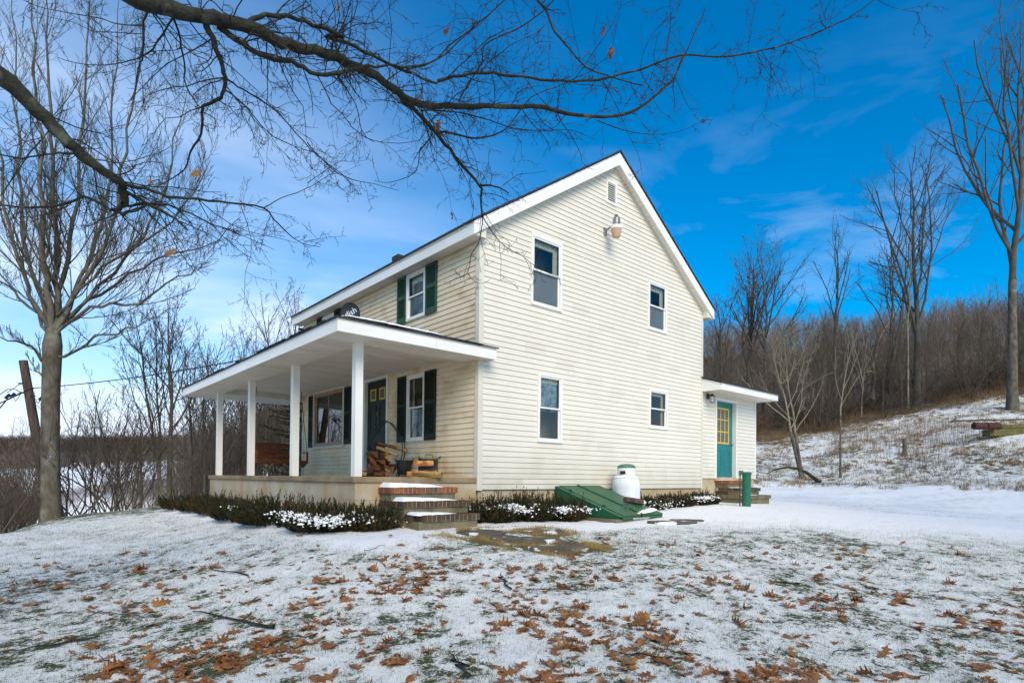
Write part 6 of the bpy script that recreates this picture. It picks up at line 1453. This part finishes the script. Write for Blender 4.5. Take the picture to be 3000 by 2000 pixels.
for k,(px,dp_,H,lb_) in enumerate(((245,17.8,4.0,'bushy bare shrub right behind the maple trunk'),(318,18.0,4.3,'large many stemmed bare shrub right of the maple'),(372,18.6,4.0,'bare shrub leaning right with a thick curved stem'),(70,19.5,3.0,'brown bare shrub left of the maple trunk'),(-20,17.5,2.9,'dense brown shrub at the left picture edge'),(-70,16.0,3.0,'brushy shrub cut by the left picture edge low down'),(120,21.5,4.2,'bare shrub directly behind the maple and the leaning pole'),(20,22.5,4.6,'tall thin twigged shrub at far left behind the others'))):
    shrub(px,dp_,H,500+k,lb_,15)
pos=scatter(75,-350,130,21,40,13); mass('left_thicket',pos,np.random.RandomState(8).uniform(3.6,6.,len(pos)),M['wood_far'],'brown brush falling away below the lawn at far left',19)
pos=scatter(30,340,570,24,50,14); mass('valley_thicket',pos,np.random.RandomState(9).uniform(3.4,5.8,len(pos)),M['wood_far'],'grey brown brush below the lawn left of the porch',20)
# distant valley
pos=scatter(1500,-500,1100,455,660,15); mass('far_hill_wood',pos,np.random.RandomState(10).uniform(11,17,len(pos)),M['wood_far2'],'dark leafless wood along the far ridge beyond the valley',21,3.0,5.5)
pp=scatter(5000,-500,1100,150,460,16); bb_=fbm(pp[:,0]*.012,pp[:,1]*.012,3,33); pos=pp[bb_>.53][:260]; mass('valley_copses',pos,np.random.RandomState(11).uniform(5,10,len(pos)),M['wood_far2'],'scattered bare copses across the snowy valley fields',22,2.)
# spruce
def spruce(px,dp_,H,seed,label):
    p=at(px,dp_); z=g1(p[0],p[1]); rg=random.Random(seed); T=Tree(seed); T.trunk.append((np.array([[0,0,-.2+(H+.2)*k/8] for k in range(9)]),np.linspace(.13,.015,9))); Vs=[];Fs=[];b=0
    lv=int(H/.30)
    for i in range(lv):
        zz=H*(.04+.94*i/lv); Rr=(1-zz/H)**.8*H*.29+.12
        for k in range(9):
            a=rg.uniform(0,6.28); L_=Rr*rg.uniform(.7,1.12); m=9; p0=np.array([0,0,zz]); prev=p0; sl=rg.uniform(-.28,-.02); pts=[p0]
            for j in range(m):
                t=(j+1)/m; q=np.array([math.cos(a)*L_*t,math.sin(a)*L_*t,zz+sl*L_*t+.22*L_*t*t]); pts.append(q); d=unit(q-prev)
                for c in range(34):
                    w_=rg.uniform(.08,.20)*(1.1-.5*t); s_=np.array([-math.sin(a),math.cos(a),rg.uniform(-.9,.15)])*rg.choice((-1,1)); s_[2]=-abs(s_[2])*.8; dr=unit(d*rg.uniform(.3,1)+s_); bs=prev+(q-prev)*rg.random()+np.array([rg.gauss(0,.02),rg.gauss(0,.02),0]); n_=unit(cross3(dr,(rg.gauss(0,1),rg.gauss(0,1),1.)))
                    Vs+=[bs-n_*.020,bs+n_*.020,bs+dr*w_]; Fs.append((b,b+1,b+2)); b+=3
                prev=q
            T.trunk.append((np.array(pts),np.linspace(.022,.004,m+1)))
    root=empty('spruce_tree',(p[0],p[1],z),label,'tree'); V,F=tubes_mesh(T.trunk); link('trunk',mesh_from('trunk',V,F,M['bark'],smooth=True),root); link('crown',mesh_from('crown',np.array(Vs),np.array(Fs),M['spruce']),root)
spruce(905,23,7.6,8,'dark green spruce seen under the porch roof behind the swing')
# pole and wires
pd=21.5; A=pix(68,1056,pd); Bq=pix(135,1440,pd+.3); g_=A+(Bq-A)*1.45
up_=empty('utility_pole',tuple(g_),'old leaning wooden utility pole behind the maple','utility pole')
P=MB(); P.tube([g_,g_+(A-g_)*.5,A],[.20,.165,.135],16); P.build('pole',M['pole'],up_,smooth=True)
kx=pd/F_
def pw(px,py,o_=0): return pix(px,py,pd+o_)
P=MB()
for px,py in ((60,1123),(64,1150),(93,1137),(97,1160)): P.tube([pw(px-5,py,-.2),pw(px+6,py,-.2)],.03,8)
P.build('insulator',M['iron'],up_)
P=MB()
for (px,py) in ((22,1161),(37,1158),(121,1166)): P.tube([pw(px-6,py+5,-.3),pw(px+6,py-6,-.3)],[.05,.05],8)
P.build('splice_box',M['iron'],up_)
def wire(pts,r): 
    n=len(pts); C=[]
    for i in range(n-1):
        a,b=np.array(pts[i]),np.array(pts[i+1])
        for t in np.linspace(0,1,9)[:-1]: q=a*(1-t)+b*t; C.append(q-np.array([0,0,4*t*(1-t)*np.linalg.norm(b-a)*.012]))
    C.append(np.array(pts[-1])); return C
P=MB(); P.tube(wire([pw(93,1137,-.2),pw(-120,1230,-3)],1),.02,5); P.tube(wire([pw(60,1150,-.2),pw(20,1170,-.4),pw(-60,1260,-2)],1),.022,5)
P.tube([pw(64,1150,-.2),pw(45,1140,-.3),pw(22,1140,-.4),pw(0,1155,-.5),pw(-60,1185,-1)],.016,5); P.tube([pw(37,1158,-.3),pw(45,1175,-.3),pw(60,1155,-.3)],.012,5); P.tube([pw(97,1160,-.2),pw(103,1175,-.3),pw(112,1180,-.3),pw(121,1166,-.3)],.014,5); P.tube([pw(60,1123,-.2),pw(50,1130,-.3),pw(20,1150,-.4)],.012,5)
tag(P.build('pole_wires',M['iron']),'loops of black cable hanging at the leaning utility pole','cable')
hw=np.array([-.06,6.9,3.75]); P=MB(); P.tube(wire([pw(93,1137,-.2),hw],1),.016,6); tag(P.build('service_wire',M['iron']),'twisted black service wire running from the leaning pole to the house','cable')
# trees across the yard, seen only as reflections in the panes
for k,(a,r_) in enumerate(((118,15),(140,19),(160,14),(185,20),(-140,17),(-165,13),(-118,22))):
    an=YAW+R_(a); put(k%5,CAM[0]+math.cos(an)*r_,CAM[1]+math.sin(an)*r_,11,k,'bare yard tree reflected in the window panes','bare trees across the yard',1.1)
for k,(x,y,H) in enumerate(((9.5,-11,14),(14,-15,16),(6.5,-15,14),(19,-13,15))): put(k,x,y,H,k,'bare yard tree reflected in the window panes','bare trees across the yard',1.0)
